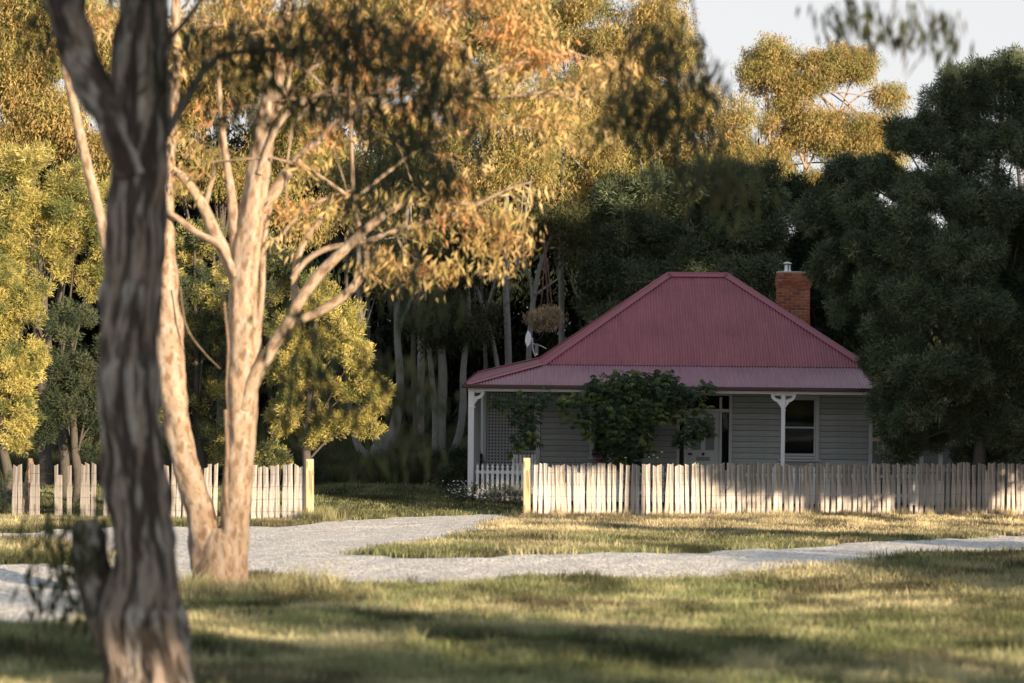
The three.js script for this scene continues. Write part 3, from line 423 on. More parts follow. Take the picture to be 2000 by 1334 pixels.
{
  const d = 27, b = at(440, 1160, d); b.y = gy(b.x, b.z);
  const t = thing('gum_tree', 'sunlit pale gum forking into two stems low down, standing at the edge of the gravel', 'tree', b);
  const y0 = b.y, o = { seg: 28, step: .05, amp: .12, nf: 2.6, fine: .07, tint: (p) => { const k = smooth(2.6, .3, p.y - y0 + (fbm(p.x * 5, p.y * 2.5, p.z * 5, 3) - .5) * 1.6); return [1 - .46 * k, 1 - .47 * k, 1 - .46 * k]; } };  // stem darkens downward: rougher bark below, plus shade painted into the vertex colour
  part(t, 'trunk', pl([[422, 1180, 66], [412, 1130, 62], [402, 1080, 60], [390, 1000, 56], [360, 900, 52], [343, 800, 50], [333, 700, 52], [329, 600, 50], [325, 500, 40], [325, 400, 28], [332, 300, 22], [342, 150, 18], [345, 0, 14], [350, -120, 8]], d, o), barkStockingShade);
  part(t, 'trunk', pl([[446, 1180, 74], [454, 1120, 62], [458, 1060, 57], [460, 1000, 56], [468, 900, 56], [476, 800, 60], [476, 700, 66], [476, 600, 58], [480, 520, 56], [492, 430, 50], [505, 340, 46], [520, 230, 40], [540, 120, 32], [560, 0, 22], [580, -150, 12]], d, o), barkStockingShade);
  part(t, 'root_flare', pl([[432, 1185, 128], [430, 1150, 110], [429, 1100, 98], [427, 1060, 82], [426, 1030, 50]], d + .02, o), barkStockingShade);
  const lo = { seg: 12, step: .08, amp: .05 };
  const limbs = [
    [[322, 575, 24], [270, 545, 24], [218, 505, 24], [195, 420, 23], [172, 330, 22], [145, 210, 20], [122, 110, 14], [110, 40, 9]],
    [[496, 440, 32], [530, 385, 27], [570, 325, 24], [620, 275, 20], [680, 225, 17], [735, 180, 13], [785, 148, 10]],
    [[680, 225, 12], [740, 212, 11], [880, 195, 10], [1000, 190, 8], [1110, 185, 6], [1190, 170, 4]],
    [[477, 800, 26], [494, 745, 34], [525, 690, 28], [560, 635, 26], [578, 600, 24], [620, 540, 24], [675, 485, 22], [730, 435, 18], [785, 398, 12]],
    [[560, 635, 20], [640, 600, 20], [690, 560, 18], [715, 515, 16], [712, 480, 15], [697, 430, 12], [690, 390, 8]],
    [[578, 600, 18], [575, 540, 15], [590, 480, 14], [625, 430, 11], [650, 390, 7]],
    [[570, 545, 12], [600, 508, 12], [640, 485, 12], [700, 475, 12], [770, 452, 11], [850, 430, 9], [920, 405, 8], [990, 370, 6], [1040, 355, 4]],
    [[472, 580, 30], [447, 510, 30], [420, 455, 27], [395, 400, 24], [360, 350, 20], [325, 320, 14]],
    [[398, 410, 13], [412, 360, 11], [428, 300, 8]],
    [[460, 540, 16], [430, 480, 16], [385, 455, 15], [345, 425, 13], [320, 410, 10]],
    [[468, 560, 28], [458, 450, 25], [452, 380, 20], [440, 300, 15], [430, 200, 11], [425, 100, 7]],
    [[520, 240, 20], [560, 190, 15], [600, 140, 11], [650, 60, 7]],
    [[506, 340, 17], [540, 250, 13], [580, 205, 10], [640, 175, 6]],
    [[503, 660, 15], [512, 560, 14], [515, 480, 12], [530, 400, 8], [560, 330, 5]],
    [[540, 470, 10], [580, 425, 9], [620, 395, 7], [690, 370, 5]],
    [[905, 192, 7], [960, 150, 5], [1040, 110, 4]], [[770, 452, 7], [790, 490, 5], [835, 520, 3]], [[920, 405, 6], [950, 440, 5], [975, 480, 3]], [[785, 398, 8], [860, 400, 6], [940, 395, 4]],
  ];
  limbs.forEach((l, i) => part(t, 'limb', pl(l.map(([x, y, w]) => [x, y, w * .9, d + (i % 3 - 1) * .12]), d, lo), barkSmooth));
  part(t, 'bark_strip', merge([[[438, 590, 5], [446, 680, 6], [442, 760, 4], [448, 830, 3]], [[352, 560, 4], [365, 640, 4], [400, 690, 3], [430, 720, 2]], [[440, 800, 8], [444, 870, 9], [441, 960, 8], [446, 1010, 6]]].map((l) => pl(l, d - .25, { seg: 5, step: .1 }))), barkRough);
  const lumps = L(d, [[960, 415, 52, 45], [1005, 385, 40, 32], [1012, 440, 28, 32], [930, 465, 36, 34], [845, 440, 50, 42, d, .7], [868, 500, 22, 32], [785, 475, 34, 36], [768, 510, 22, 22], [832, 525, 20, 20], [742, 500, 22, 24], [975, 490, 16, 22], [890, 400, 60, 30, d, .7]])
    .concat(L(d, [[640, 50, 110, 60], [760, 110, 100, 70], [880, 70, 110, 75], [1000, 60, 105, 65], [1090, 120, 80, 60], [1150, 215, 50, 45], [1060, 230, 70, 40], [980, 200, 75, 40, d, .7], [900, 320, 55, 55, d, .7], [810, 370, 55, 45, d, .7], [700, 110, 80, 60], [560, 60, 80, 60], [450, 100, 80, 60, d, .8], [400, 220, 55, 50, d, .6], [380, 320, 45, 36, d, .5], [600, 300, 50, 50, d, .6], [680, 380, 45, 36, d, .6], [560, 420, 32, 34, d, .5], [640, 230, 60, 40, d, .6], [930, 130, 100, 50], [820, 200, 80, 50, d, .7], [1180, 120, 40, 45], [700, -60, 160, 60], [950, -60, 160, 60], [450, -40, 120, 60], [330, 60, 60, 60, d, .5], [180, 40, 60, 60, d, .4]], .8));
  crown(t, 'foliage', lumps, G_gumMid, { per: 24, cols: AMBER, shell: .05, jag: .8, mat: leafMat(.45) });
  boughs(t, [[560, 190], [640, 175], [600, 140], [785, 148], [880, 195], [1000, 190], [690, 390], [640, 100]].map(([x, y]) => at(x, y, d)), lumps.slice(12), barkSmooth, .025);
}
// ---------------------------------------------------------------- wattles and bushes
function bush(name, label, cat, base, lumps, o, group) {
  const b = base; b.y = gy(b.x, b.z); const t = thing(name, label, cat, b, group);
  const hi = lumps.reduce((a, l) => l.c.y > a.c.y ? l : a), fork = b.clone().lerp(hi.c, .3);
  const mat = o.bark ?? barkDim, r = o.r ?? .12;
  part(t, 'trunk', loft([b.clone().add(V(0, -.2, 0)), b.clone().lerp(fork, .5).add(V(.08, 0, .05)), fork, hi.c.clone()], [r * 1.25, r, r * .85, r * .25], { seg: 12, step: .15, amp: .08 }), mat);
  boughs(t, [fork, fork.clone().lerp(hi.c, .3), b.clone().lerp(fork, .7)], lumps, mat, r * .3);
  crown(t, 'foliage', lumps, o.geos ?? G_tuft, o);
  return t;
}
const bp = (px, d) => { const p = at(px, 900, d); return V(p.x, 0, -d); };
// big dark wattle over the right end of the cottage
bush('wattle_tree', 'huge dark wattle over the right end of the cottage, its crown filling the right edge', 'tree', bp(1900, 60.2), L(60, [
  [1880, 180, 55, 60], [1960, 160, 60, 60], [2050, 170, 70, 70], [1800, 260, 50, 45], [1880, 280, 80, 70], [1980, 280, 90, 80], [2080, 300, 90, 90], [1760, 270, 36, 36], [1830, 210, 30, 36],
  [1740, 350, 55, 50], [1830, 380, 75, 60, 59.5], [1930, 400, 85, 70, 59], [2050, 420, 90, 80], [1650, 340, 50, 40, 61], [1680, 410, 55, 48, 60.5], [1770, 460, 65, 60, 59.3], [1880, 500, 80, 70, 58.7], [2000, 520, 80, 80], [1610, 430, 48, 50, 61.5], [1630, 510, 55, 52, 61.5], [1720, 550, 48, 58, 60], [1690, 470, 45, 45, 60],
  [1800, 580, 75, 62, 59], [1900, 620, 85, 70, 58.5], [2010, 640, 80, 80], [1730, 640, 40, 48, 59.6], [1645, 590, 42, 50, 62], [1760, 700, 55, 52, 59], [1850, 730, 80, 58, 58.6], [1950, 750, 85, 65], [2050, 760, 70, 80], [1756, 760, 40, 42, 59.6], [1730, 795, 30, 26, 59.8], [1790, 800, 55, 42, 59.2, .9], [1745, 830, 40, 28, 59.8, .8], [1905, 820, 50, 40, 60, .7], [1980, 840, 60, 50, 60], [1770, 865, 40, 30, 60.4, .8], [1830, 860, 36, 34, 61, .5], [1900, 880, 60, 34, 61], [1990, 880, 60, 40, 61], [1740, 880, 26, 22, 60.4, .7], [1706, 700, 20, 30, 60.3], [1722, 735, 16, 22, 60.2]], .9),
  { per: 60, mode: 'up', cols: WATTLE, geos: G_tuftFine, r: .16, shell: .78, jag: .3, scale: [.8, 1.2], mat: SHADE });
// dark wattles behind the roof
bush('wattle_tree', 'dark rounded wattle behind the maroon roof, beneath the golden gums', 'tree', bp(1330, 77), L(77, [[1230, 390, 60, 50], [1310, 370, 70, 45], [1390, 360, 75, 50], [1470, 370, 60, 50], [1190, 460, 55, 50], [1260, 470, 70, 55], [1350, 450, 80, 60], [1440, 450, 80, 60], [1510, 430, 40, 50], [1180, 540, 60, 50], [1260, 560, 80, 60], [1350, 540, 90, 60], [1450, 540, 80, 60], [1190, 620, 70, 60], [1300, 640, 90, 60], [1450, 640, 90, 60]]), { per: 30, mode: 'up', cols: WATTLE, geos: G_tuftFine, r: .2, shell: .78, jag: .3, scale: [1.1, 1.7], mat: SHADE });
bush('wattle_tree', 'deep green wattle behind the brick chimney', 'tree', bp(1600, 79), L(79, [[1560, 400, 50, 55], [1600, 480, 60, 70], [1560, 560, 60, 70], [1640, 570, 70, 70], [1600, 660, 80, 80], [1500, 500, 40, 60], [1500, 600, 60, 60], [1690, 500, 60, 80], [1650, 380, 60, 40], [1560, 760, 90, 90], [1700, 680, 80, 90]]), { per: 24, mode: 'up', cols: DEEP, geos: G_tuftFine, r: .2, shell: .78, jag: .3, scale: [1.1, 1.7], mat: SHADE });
// sunlit wattles at the left
const YEL = [[.52, .46, .15], [.62, .54, .20], [.42, .39, .12], [.20, .23, .08]];
bush('wattle_tree', 'bright yellow-lit wattle at the left edge of the picture', 'tree', bp(20, 56), L(56, [[30, 640, 62, 62], [20, 740, 52, 66], [-40, 700, 70, 90], [36, 810, 36, 50], [62, 700, 30, 44], [60, 575, 42, 36], [-30, 560, 70, 70], [30, 850, 30, 26]]), { per: 34, mode: 'up', cols: YEL, geos: G_bush, shell: .6, scale: [.8, 1.3] });
bush('wattle_tree', 'tall sunlit wattle rising between the left edge and the thick trunk', 'tree', bp(130, 61), L(61, [[20, 530, 60, 50], [30, 470, 50, 50], [140, 430, 62, 56], [190, 545, 40, 50], [110, 500, 60, 50], [50, 450, 60, 56], [150, 350, 60, 50], [60, 340, 60, 60], [190, 460, 40, 60], [20, 400, 50, 60]]), { per: 24, mode: 'up', cols: YEL, geos: G_bush, shell: .6, scale: [.9, 1.5] });
bush('wattle_tree', 'shadowed olive wattle left of the thick trunk, above the fence', 'tree', bp(150, 59), L(59, [[140, 640, 56, 50], [110, 720, 56, 60], [180, 720, 50, 70], [140, 800, 66, 56], [70, 850, 60, 36], [180, 850, 60, 44], [230, 800, 40, 60]]), { per: 26, mode: 'up', cols: WATTLE, geos: G_bush, shell: .6, scale: [.9, 1.4] });
bush('wattle_tree', 'sunlit wattle seen between the two stems of the forked gum', 'tree', bp(390, 62), L(62, [[380, 480, 60, 60], [420, 560, 46, 60], [360, 580, 56, 60], [400, 650, 60, 60], [340, 680, 40, 60], [440, 700, 50, 60], [380, 760, 66, 60], [420, 840, 60, 56], [330, 820, 50, 66], [470, 620, 50, 60], [540, 490, 50, 50], [500, 560, 46, 50], [570, 530, 40, 40]]), { per: 24, mode: 'up', cols: YEL.concat(WATTLE), geos: G_bush, shell: .6, scale: [.9, 1.4] });
bush('wattle_bush', 'large golden-lit wattle right of the forked gum, leaning over the lawn', 'bush', bp(590, 58), L(58, [[620, 575, 48, 44], [680, 628, 36, 34], [640, 660, 56, 44], [694, 690, 36, 36], [600, 735, 54, 44], [690, 755, 48, 38], [738, 772, 26, 30], [655, 815, 56, 30], [722, 828, 28, 24], [560, 800, 42, 54], [560, 640, 44, 44], [540, 720, 40, 44], [610, 850, 36, 20], [585, 690, 44, 40]]), { per: 46, mode: 'up', cols: YEL, geos: G_bush, shell: .6, scale: [.75, 1.2] });
bush('wattle_bush', 'small rounded green bush just behind the left fence', 'bush', bp(530, 53.4), L(53.4, [[530, 888, 26, 24], [512, 900, 18, 20], [548, 902, 16, 18]]), { per: 80, mode: 'up', cols: YEL.concat(WATTLE), geos: G_bush, r: .03, shell: .5, scale: [.6, 1.0] });
bush('sheoak_tree', 'feathery sunlit sheoak in the upper left corner', 'tree', bp(90, 66), L(66, [[30, 210, 80, 70], [20, 130, 90, 70], [60, 100, 110, 90], [180, 60, 90, 80], [90, 240, 90, 76], [240, 190, 70, 80], [0, 300, 70, 76], [40, 0, 130, 80], [200, 300, 46, 60]]), { per: 16, mode: 'hang', cols: GOLD.concat(BRONZE), geos: G_gumFar, shell: .2, scale: [.6, 1.1], r: .16 });
bush('gum_tree', 'sunlit gum crown filling the top left behind the forked gum', 'tree', bp(430, 70), L(70, [[330, 330, 66, 70], [420, 330, 70, 76], [520, 350, 66, 66], [560, 250, 76, 80], [440, 180, 96, 90], [600, 410, 56, 56], [360, 120, 90, 90], [550, 110, 100, 90], [440, 40, 110, 80], [330, 220, 60, 70]]), { per: 12, mode: 'hang', cols: BRONZE.concat(GOLD), geos: G_gumFar, shell: .2, scale: [.6, 1.1], r: .18 });
// ---------------------------------------------------------------- gums behind the cottage
function gum(label, d, stems, lumps, o = {}) {
  const b = at(stems[0][0][0], stems[0][0][1], d); b.y = 0; const t = thing('gum_tree', label, 'tree', b, o.group);
  stems.forEach((s, i) => part(t, i ? 'limb' : 'trunk', pl(s, d - i * .06, { seg: 10, step: .25, amp: .05 }), o.bark ?? barkGrey));
  const ls = L(d, lumps); if (!ls.length) return t;
  const tops = stems.map((s) => at(s[s.length - 1][0], s[s.length - 1][1], d));
  boughs(t, tops, ls, o.bark ?? barkGrey, .05);
  crown(t, 'foliage', ls, G_gumFar, { per: 9, shell: .2, jag: .8, scale: [.6, 1.15], cols: BRONZE.concat(GOLD), ...o });
  return t;
}
gum('multi-stemmed pale gum behind the lawn, right of the golden wattle', 73, [[[745, 945, 42], [742, 880, 40], [765, 850, 24], [781, 760, 16], [776, 650, 14], [778, 540, 13], [800, 380, 10]], [[735, 900, 30], [705, 880, 16], [690, 840, 12], [680, 760, 8]], [[745, 880, 24], [725, 800, 16], [705, 640, 13], [700, 480, 11]], [[781, 640, 8], [800, 590, 7], [815, 540, 5]]], [[720, 420, 60, 60], [780, 330, 80, 60], [830, 470, 60, 50], [700, 330, 60, 50], [820, 620, 40, 40, 73, .6], [740, 560, 40, 50, 73, .5]], { cols: OLIVE });
gum('pale gum with a bowed right stem behind the lawn, next to the cottage', 74, [[[862, 940, 28], [860, 890, 24], [862, 800, 20], [865, 730, 18], [855, 600, 14], [850, 420, 10]], [[866, 905, 18], [890, 870, 16], [903, 810, 15], [905, 720, 13], [915, 620, 10], [912, 520, 7]], [[848, 900, 14], [850, 820, 12], [838, 680, 10]]], [[870, 620, 60, 70], [900, 520, 60, 60], [850, 450, 60, 60], [920, 430, 60, 50], [930, 610, 40, 60, 74, .7]], { cols: DEEP.concat(OLIVE) });
gum('straight pale gum rising just behind the left hip of the roof', 75, [[[994, 950, 16], [993, 700, 14], [987, 520, 13], [990, 360, 10], [1000, 200, 7]], [[988, 550, 5], [1010, 530, 3]]], [[960, 330, 70, 60], [1030, 300, 70, 60], [980, 200, 80, 70], [1060, 220, 70, 60], [960, 420, 50, 40, 75, .6]], {});
gum('slim leaning gum crossing in front of the straight pale gum', 74.5, [[[1000, 950, 10], [970, 705, 9], [955, 640, 9], [933, 570, 8], [915, 530, 6], [900, 470, 4]], [[945, 620, 5], [960, 570, 4], [975, 520, 3]]], [[900, 450, 40, 40, 74.5, .6]], { cols: OLIVE });
gum('forked gum behind the roof antenna', 76, [[[1032, 950, 12], [1033, 690, 11], [1040, 600, 11], [1046, 560, 11], [1058, 510, 9], [1085, 440, 6]], [[1040, 590, 6], [1034, 540, 5], [1018, 500, 4], [998, 488, 3]], [[1046, 575, 5], [1075, 555, 4], [1090, 545, 3]]], [[1090, 420, 60, 50], [1040, 430, 50, 40, 76, .7], [1130, 470, 40, 40, 76, .6]], { cols: OLIVE });
gum('tall straight gum behind the upper left hip of the roof', 78, [[[1096, 950, 14], [1097, 650, 12], [1096, 480, 11], [1098, 350, 10], [1105, 240, 8], [1110, 150, 6]]], [[1100, 230, 80, 60], [1160, 290, 60, 60], [1060, 320, 50, 50], [1120, 140, 80, 60], [1180, 210, 60, 60], [1120, 380, 60, 50, 78, .7]], {});
gum('bent thin gum stem left of the roof ridge', 77.5, [[[1200, 950, 8], [1175, 612, 7], [1140, 590, 6], [1120, 560, 5], [1118, 530, 4]], [[1230, 700, 14], [1236, 600, 13], [1235, 540, 12], [1230, 420, 9]]], [], {});
gum('tall golden gum standing against the sky in the top centre', 83, [[[1270, 950, 16], [1272, 500, 14], [1278, 330, 12], [1282, 230, 10], [1290, 120, 7]], [[1278, 340, 8], [1300, 280, 6], [1320, 220, 4]], [[1276, 380, 8], [1245, 300, 6], [1230, 220, 4]]], [[1250, 70, 80, 66], [1320, 100, 70, 66], [1380, 200, 56, 60], [1300, 210, 70, 60], [1225, 170, 66, 60], [1425, 285, 44, 50], [1455, 310, 40, 36], [1440, 220, 30, 50], [1180, 70, 66, 60], [1350, 290, 60, 50], [1260, 300, 60, 40, 83, .7], [1330, 30, 40, 30, 83, .7], [1400, 330, 40, 30], [1290, 0, 70, 40]], { per: 11 });
gum('golden gum with branching pale limbs left of the tallest crown', 84, [[[1165, 950, 14], [1168, 450, 11], [1167, 350, 9], [1180, 300, 7]], [[1167, 355, 7], [1140, 330, 5], [1120, 310, 4]], [[1167, 360, 7], [1190, 320, 5], [1205, 290, 4]]], [[1140, 200, 80, 60], [1090, 60, 90, 66], [1170, 130, 60, 60], [1010, 100, 90, 66], [1140, 290, 60, 36, 84, .7], [1000, 20, 110, 50], [1120, 0, 90, 40]], { per: 11 });
gum('broad golden gum filling the top behind the forked gum branches', 86, [[[820, 950, 16], [825, 500, 14], [830, 300, 10], [835, 150, 7]]], [[700, 60, 100, 80], [800, 120, 100, 80], [720, 220, 90, 70], [840, 250, 90, 70], [900, 60, 90, 70], [640, 160, 90, 80], [920, 180, 80, 70], [620, 290, 80, 66], [780, 330, 90, 50], [890, 360, 80, 50], [700, 380, 80, 50], [640, 20, 110, 60], [820, 10, 110, 60]], { per: 10 });
gum('far airy gum against the pale sky, right of the tallest crown', 98, [[[1572, 950, 12], [1574, 420, 9], [1573, 330, 8], [1576, 270, 7], [1590, 160, 5]], [[1574, 340, 5], [1600, 280, 4], [1640, 220, 3]], [[1574, 330, 5], [1550, 270, 4], [1520, 200, 3]], [[1505, 950, 9], [1503, 330, 7], [1500, 200, 5], [1490, 120, 3]]], [[1500, 90, 42, 36], [1530, 130, 36, 34], [1480, 140, 34, 40], [1600, 130, 50, 38], [1650, 130, 46, 36], [1680, 110, 26, 26], [1640, 100, 30, 20], [1565, 170, 36, 36], [1530, 190, 30, 36], [1590, 235, 46, 34], [1560, 240, 36, 32], [1640, 245, 40, 36], [1690, 240, 40, 34], [1735, 175, 28, 24], [1745, 200, 14, 18], [1530, 260, 30, 30], [1660, 280, 36, 26], [1500, 230, 14, 30], [1620, 280, 34, 20], [1720, 260, 30, 34], [1480, 300, 30, 26], [1700, 290, 40, 30], [1500, 310, 36, 36], [1480, 320, 40, 30], [1520, 330, 40, 24], [1570, 350, 40, 20]].map(([x, y, a, b]) => [x, y, a * 1.15, b * 1.15]), { per: 14, cols: GOLD.concat(BRONZE), bark: barkSmooth });
gum('far gum low against the sky, beside the airy one', 100, [[[1690, 950, 9], [1692, 420, 7], [1695, 320, 5]]], [[1690, 330, 60, 40], [1740, 300, 40, 40], [1640, 340, 40, 30, 100, .6], [1450, 340, 40, 36], [1440, 290, 20, 30]], { cols: GOLD });
{ // slim trunks deep in the shade behind the lawn
  const src = [[668, 86], [716, 90], [815, 84], [934, 86]];
  let proto = null; const nth = ['first', 'second', 'third', 'fourth', 'fifth', 'sixth', 'seventh', 'eighth'];
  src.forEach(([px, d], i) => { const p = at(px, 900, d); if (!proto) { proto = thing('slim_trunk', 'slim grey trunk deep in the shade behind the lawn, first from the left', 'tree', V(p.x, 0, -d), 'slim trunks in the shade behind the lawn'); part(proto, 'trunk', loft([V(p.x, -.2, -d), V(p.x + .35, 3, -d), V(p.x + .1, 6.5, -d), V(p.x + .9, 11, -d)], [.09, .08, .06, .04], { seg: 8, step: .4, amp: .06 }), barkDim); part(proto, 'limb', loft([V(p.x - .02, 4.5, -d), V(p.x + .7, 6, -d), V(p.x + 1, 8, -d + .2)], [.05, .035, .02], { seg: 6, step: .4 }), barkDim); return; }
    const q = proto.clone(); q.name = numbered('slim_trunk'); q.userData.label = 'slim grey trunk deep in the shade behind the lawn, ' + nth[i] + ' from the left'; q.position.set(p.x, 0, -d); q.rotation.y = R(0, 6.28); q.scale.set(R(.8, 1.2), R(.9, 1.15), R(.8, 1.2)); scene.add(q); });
}
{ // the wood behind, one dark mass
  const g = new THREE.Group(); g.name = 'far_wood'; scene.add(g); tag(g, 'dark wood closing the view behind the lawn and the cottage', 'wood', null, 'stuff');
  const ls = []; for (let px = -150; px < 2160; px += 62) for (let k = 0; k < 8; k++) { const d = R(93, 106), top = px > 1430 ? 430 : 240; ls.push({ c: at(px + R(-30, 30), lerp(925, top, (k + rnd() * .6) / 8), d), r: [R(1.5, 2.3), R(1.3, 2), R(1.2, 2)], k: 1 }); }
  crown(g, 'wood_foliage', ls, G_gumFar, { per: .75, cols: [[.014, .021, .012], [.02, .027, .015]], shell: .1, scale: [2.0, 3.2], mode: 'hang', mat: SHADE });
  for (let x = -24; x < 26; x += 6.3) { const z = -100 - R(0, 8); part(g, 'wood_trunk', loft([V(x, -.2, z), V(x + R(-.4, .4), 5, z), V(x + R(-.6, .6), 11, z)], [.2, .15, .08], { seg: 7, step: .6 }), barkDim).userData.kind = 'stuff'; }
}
{ // low dark scrub at the foot of the wood and under the wattles
  const sc = [[575, 905, 50, 40, 66], [640, 900, 40, 30, 76], [905, 895, 36, 40, 63, .9], [880, 930, 26, 24, 62], [930, 800, 30, 60, 80]];
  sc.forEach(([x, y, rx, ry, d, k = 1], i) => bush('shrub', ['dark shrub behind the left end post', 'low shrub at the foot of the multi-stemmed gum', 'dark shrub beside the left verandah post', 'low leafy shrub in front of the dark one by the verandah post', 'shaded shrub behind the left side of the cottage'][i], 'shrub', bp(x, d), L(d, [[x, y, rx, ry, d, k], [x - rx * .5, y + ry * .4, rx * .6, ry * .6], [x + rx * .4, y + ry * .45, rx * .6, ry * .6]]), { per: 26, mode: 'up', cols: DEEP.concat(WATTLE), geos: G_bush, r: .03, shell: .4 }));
}
// ---------------------------------------------------------------- unseen trees and shrubs right of the camera, added to cast shade
const casterL = (u, w, y0, y1, r, k = 1, n = 4) => { const x = u * .743 + w * .669, z = -(u * .669 - w * .743), ry = Math.min((y1 - y0) / 2, Math.max(r * .5, (y1 - y0) / n * .8)), ls = []; for (let i = 0; i < n; i++) ls.push({ c: V(x, lerp(y0 + ry, y1 - ry, n > 1 ? i / (n - 1) : .5), z), r: [r, ry, r], k }); return [V(x, 0, z), ls]; };
[ // u, w, crown bottom, top, radius, density, label, lumps
  [9.2, 2, 4.4, 15, 2.2, 1.2, 'added dense gum right of the camera that shades the near trunk', 6],
  [13.6, -4, 2.8, 5.6, 1.5, .17, 'added shade shrub right of the camera, nearest to it', 2],
  [25.4, -8, 2.2, 4.9, 1.7, .17, 'added shade shrub right of the slope, second from the camera', 2],
  [29.0, -10, 1.6, 4.4, 1.5, .17, 'added shade shrub right of the track, third from the camera', 2],
  [34.8, -12, 1.3, 5.2, 1.6, 1.2, 'tall added shade shrub right of the track, farthest from the camera', 2],
  [39.2, -22, 4.95, 12, 2.6, 2.2, 'high-crowned added shade gum right of the picture, first in its row', 4],
  [43.2, -22, 3.8, 12.5, 2.5, 1.5, 'high-crowned added shade gum right of the picture, second in its row', 4],
  [47.2, -22, 3.2, 14, 2.8, 2.4, 'high-crowned added shade gum right of the picture, third in its row', 5],
  [45.3, -25, 3.2, 9, 2.2, 2.8, 'low-branching added shade gum right of the picture, between the second and third of its row', 3],
  [49.7, -25, 2.6, 9.5, 2.4, 2.8, 'low-branching added shade gum right of the picture, between the third and fourth of its row', 3],
  [52.0, -22, 2.0, 14.5, 3.1, 1.5, 'full-crowned added shade gum right of the picture, fourth in its row', 5],
  [57.2, -22, 1.0, 16, 3.3, 1.5, 'full-crowned added shade gum right of the picture, fifth in its row', 5],
  [62.8, -22, 1.0, 16, 3.4, 1.5, 'full-crowned added shade gum right of the picture, sixth in its row', 5],
  [68.6, -22, 1.0, 15, 3.4, 1.4, 'full-crowned added shade gum right of the picture, last in its row', 5],
].forEach(([u, w, y0, y1, r, k, label, n]) => { const [b, ls] = casterL(u, w, y0, y1, r, k, n); bush(y1 - y0 > 4 ? 'added_shade_tree' : 'added_shade_shrub', label, y1 - y0 > 4 ? 'tree' : 'shrub', b, ls, { per: 12, mode: 'up', cols: OLIVE, geos: G_tuft, shell: .3, scale: [1.5, 2.4], mat: SHADE, r: y1 - y0 > 4 ? .25 : .06 }); });

// ---------------------------------------------------------------- on and round the verandah
{
  const t = thing('climbing_vine', 'dark green leafy vine climbing over the verandah beam and hanging beside the front door', 'vine', V(2.12, .05, -61.0));
  part(t, 'stem', loft([V(2.12, 0, -60.98), V(2.2, .9, -60.95), V(2.05, 1.8, -61.0), V(2.2, 2.7, -61.05)], [.04, .035, .03, .02], { seg: 8, amp: .15 }), barkGrey);
  part(t, 'stem', loft([V(2.3, 0, -60.97), V(2.12, 1.0, -61.0), V(2.35, 1.9, -60.95), V(2.7, 2.8, -61.0)], [.03, .03, .025, .015], { seg: 8, amp: .15 }), barkGrey);
  const ls = L(60.95, [[985, 783, 22, 18], [1005, 803, 24, 20], [1038, 790, 24, 20], [1033, 825, 20, 18], [1020, 850, 12, 16], [1065, 774, 18, 12], [1100, 778, 20, 12], [1132, 788, 26, 20], [1145, 815, 18, 18], [1168, 775, 22, 20], [1190, 768, 32, 24], [1215, 748, 30, 20], [1240, 752, 34, 24], [1285, 752, 34, 24], [1312, 765, 32, 24], [1340, 770, 28, 20], [1300, 738, 20, 12], [1195, 806, 40, 34], [1240, 815, 42, 40], [1272, 798, 36, 30], [1178, 832, 26, 24], [1215, 860, 34, 32], [1248, 866, 24, 26], [1240, 892, 12, 14], [1226, 882, 20, 18], [1296, 790, 30, 24], [1330, 798, 18, 20], [1344, 826, 14, 20], [1336, 848, 9, 16], [1374, 805, 12, 18], [1368, 832, 8, 12], [1385, 755, 10, 5], [1210, 790, 40, 30], [1255, 780, 40, 30], [1230, 840, 40, 36], [1190, 862, 24, 20], [1100, 800, 14, 14], [1125, 820, 14, 16], [1385, 830, 7, 12], [1344, 856, 6, 18], [1374, 846, 6, 16], [1040, 850, 7, 18], [1012, 868, 6, 12], [1150, 842, 7, 16], [1205, 893, 12, 12], [1365, 770, 16, 12], [1160, 745, 7, 5], [1178, 748, 10, 5]], .55).map((l) => { const m = l.c.x > 1.25 && l.c.x < 3.3 ? 1.08 : .88; return { c: l.c, r: [l.r[0] * m, l.r[1] * m, l.r[2] * 1.2], k: m > 1 ? 1 : .8 }; });
  crown(t, 'leaves', ls, G_vine, { per: 95, mode: 'face', cols: [[.06, .085, .038], [.08, .105, .045], [.045, .068, .034], [.14, .17, .05], [.09, .12, .045], [.03, .055, .035]], shell: .35, scale: [.6, 1.25], jag: .6, mat: leafMat(.3, .6) });
}
{ // white slatted armchair on the left of the verandah
  const x = -.55, z = -62.3, t = thing('armchair', 'white wooden armchair on the verandah in front of the lattice', 'chair', V(x, FL, z));
  for (const [a, b, h] of [[-.28, .26, .84], [.28, .26, .84], [-.27, -.24, .98], [.27, -.24, .98]]) part(t, 'leg', rbox(.05, h, .05, x + a, FL + h / 2, z + b, .006), PAINT);
  for (const a of [-.285, .285]) part(t, 'armrest', rbox(.08, .03, .58, x + a, FL + .855, z, .008), PAINT);
  part(t, 'seat', rbox(.52, .035, .5, x, FL + .5, z, .008), PAINT); part(t, 'front_rail', rbox(.5, .06, .025, x, FL + .76, z + .25, .005), PAINT);
  for (let i = 0; i < 5; i++) part(t, 'back_slat', rbox(.06, .55, .018, x - .2 + i * .1, FL + .7, z - .24, .004), PAINT);
}
{
  const x = -.42, z = -61.9, t = thing('hanging_planter', 'dark square planter hanging under the verandah beam by the lattice', 'planter', V(x, 1.35, z));
  part(t, 'planter_box', rbox(.34, .42, .3, x, 1.52, z, .03), std([.035, .038, .035], .8)); for (const a of [-.14, .14]) part(t, 'cord', loft([V(x + a, 1.7, z), V(x + a * .4, 2.4, z), V(x, 2.94, z)], [.006, .006, .006], { seg: 4, step: .5 }), DARK);
}
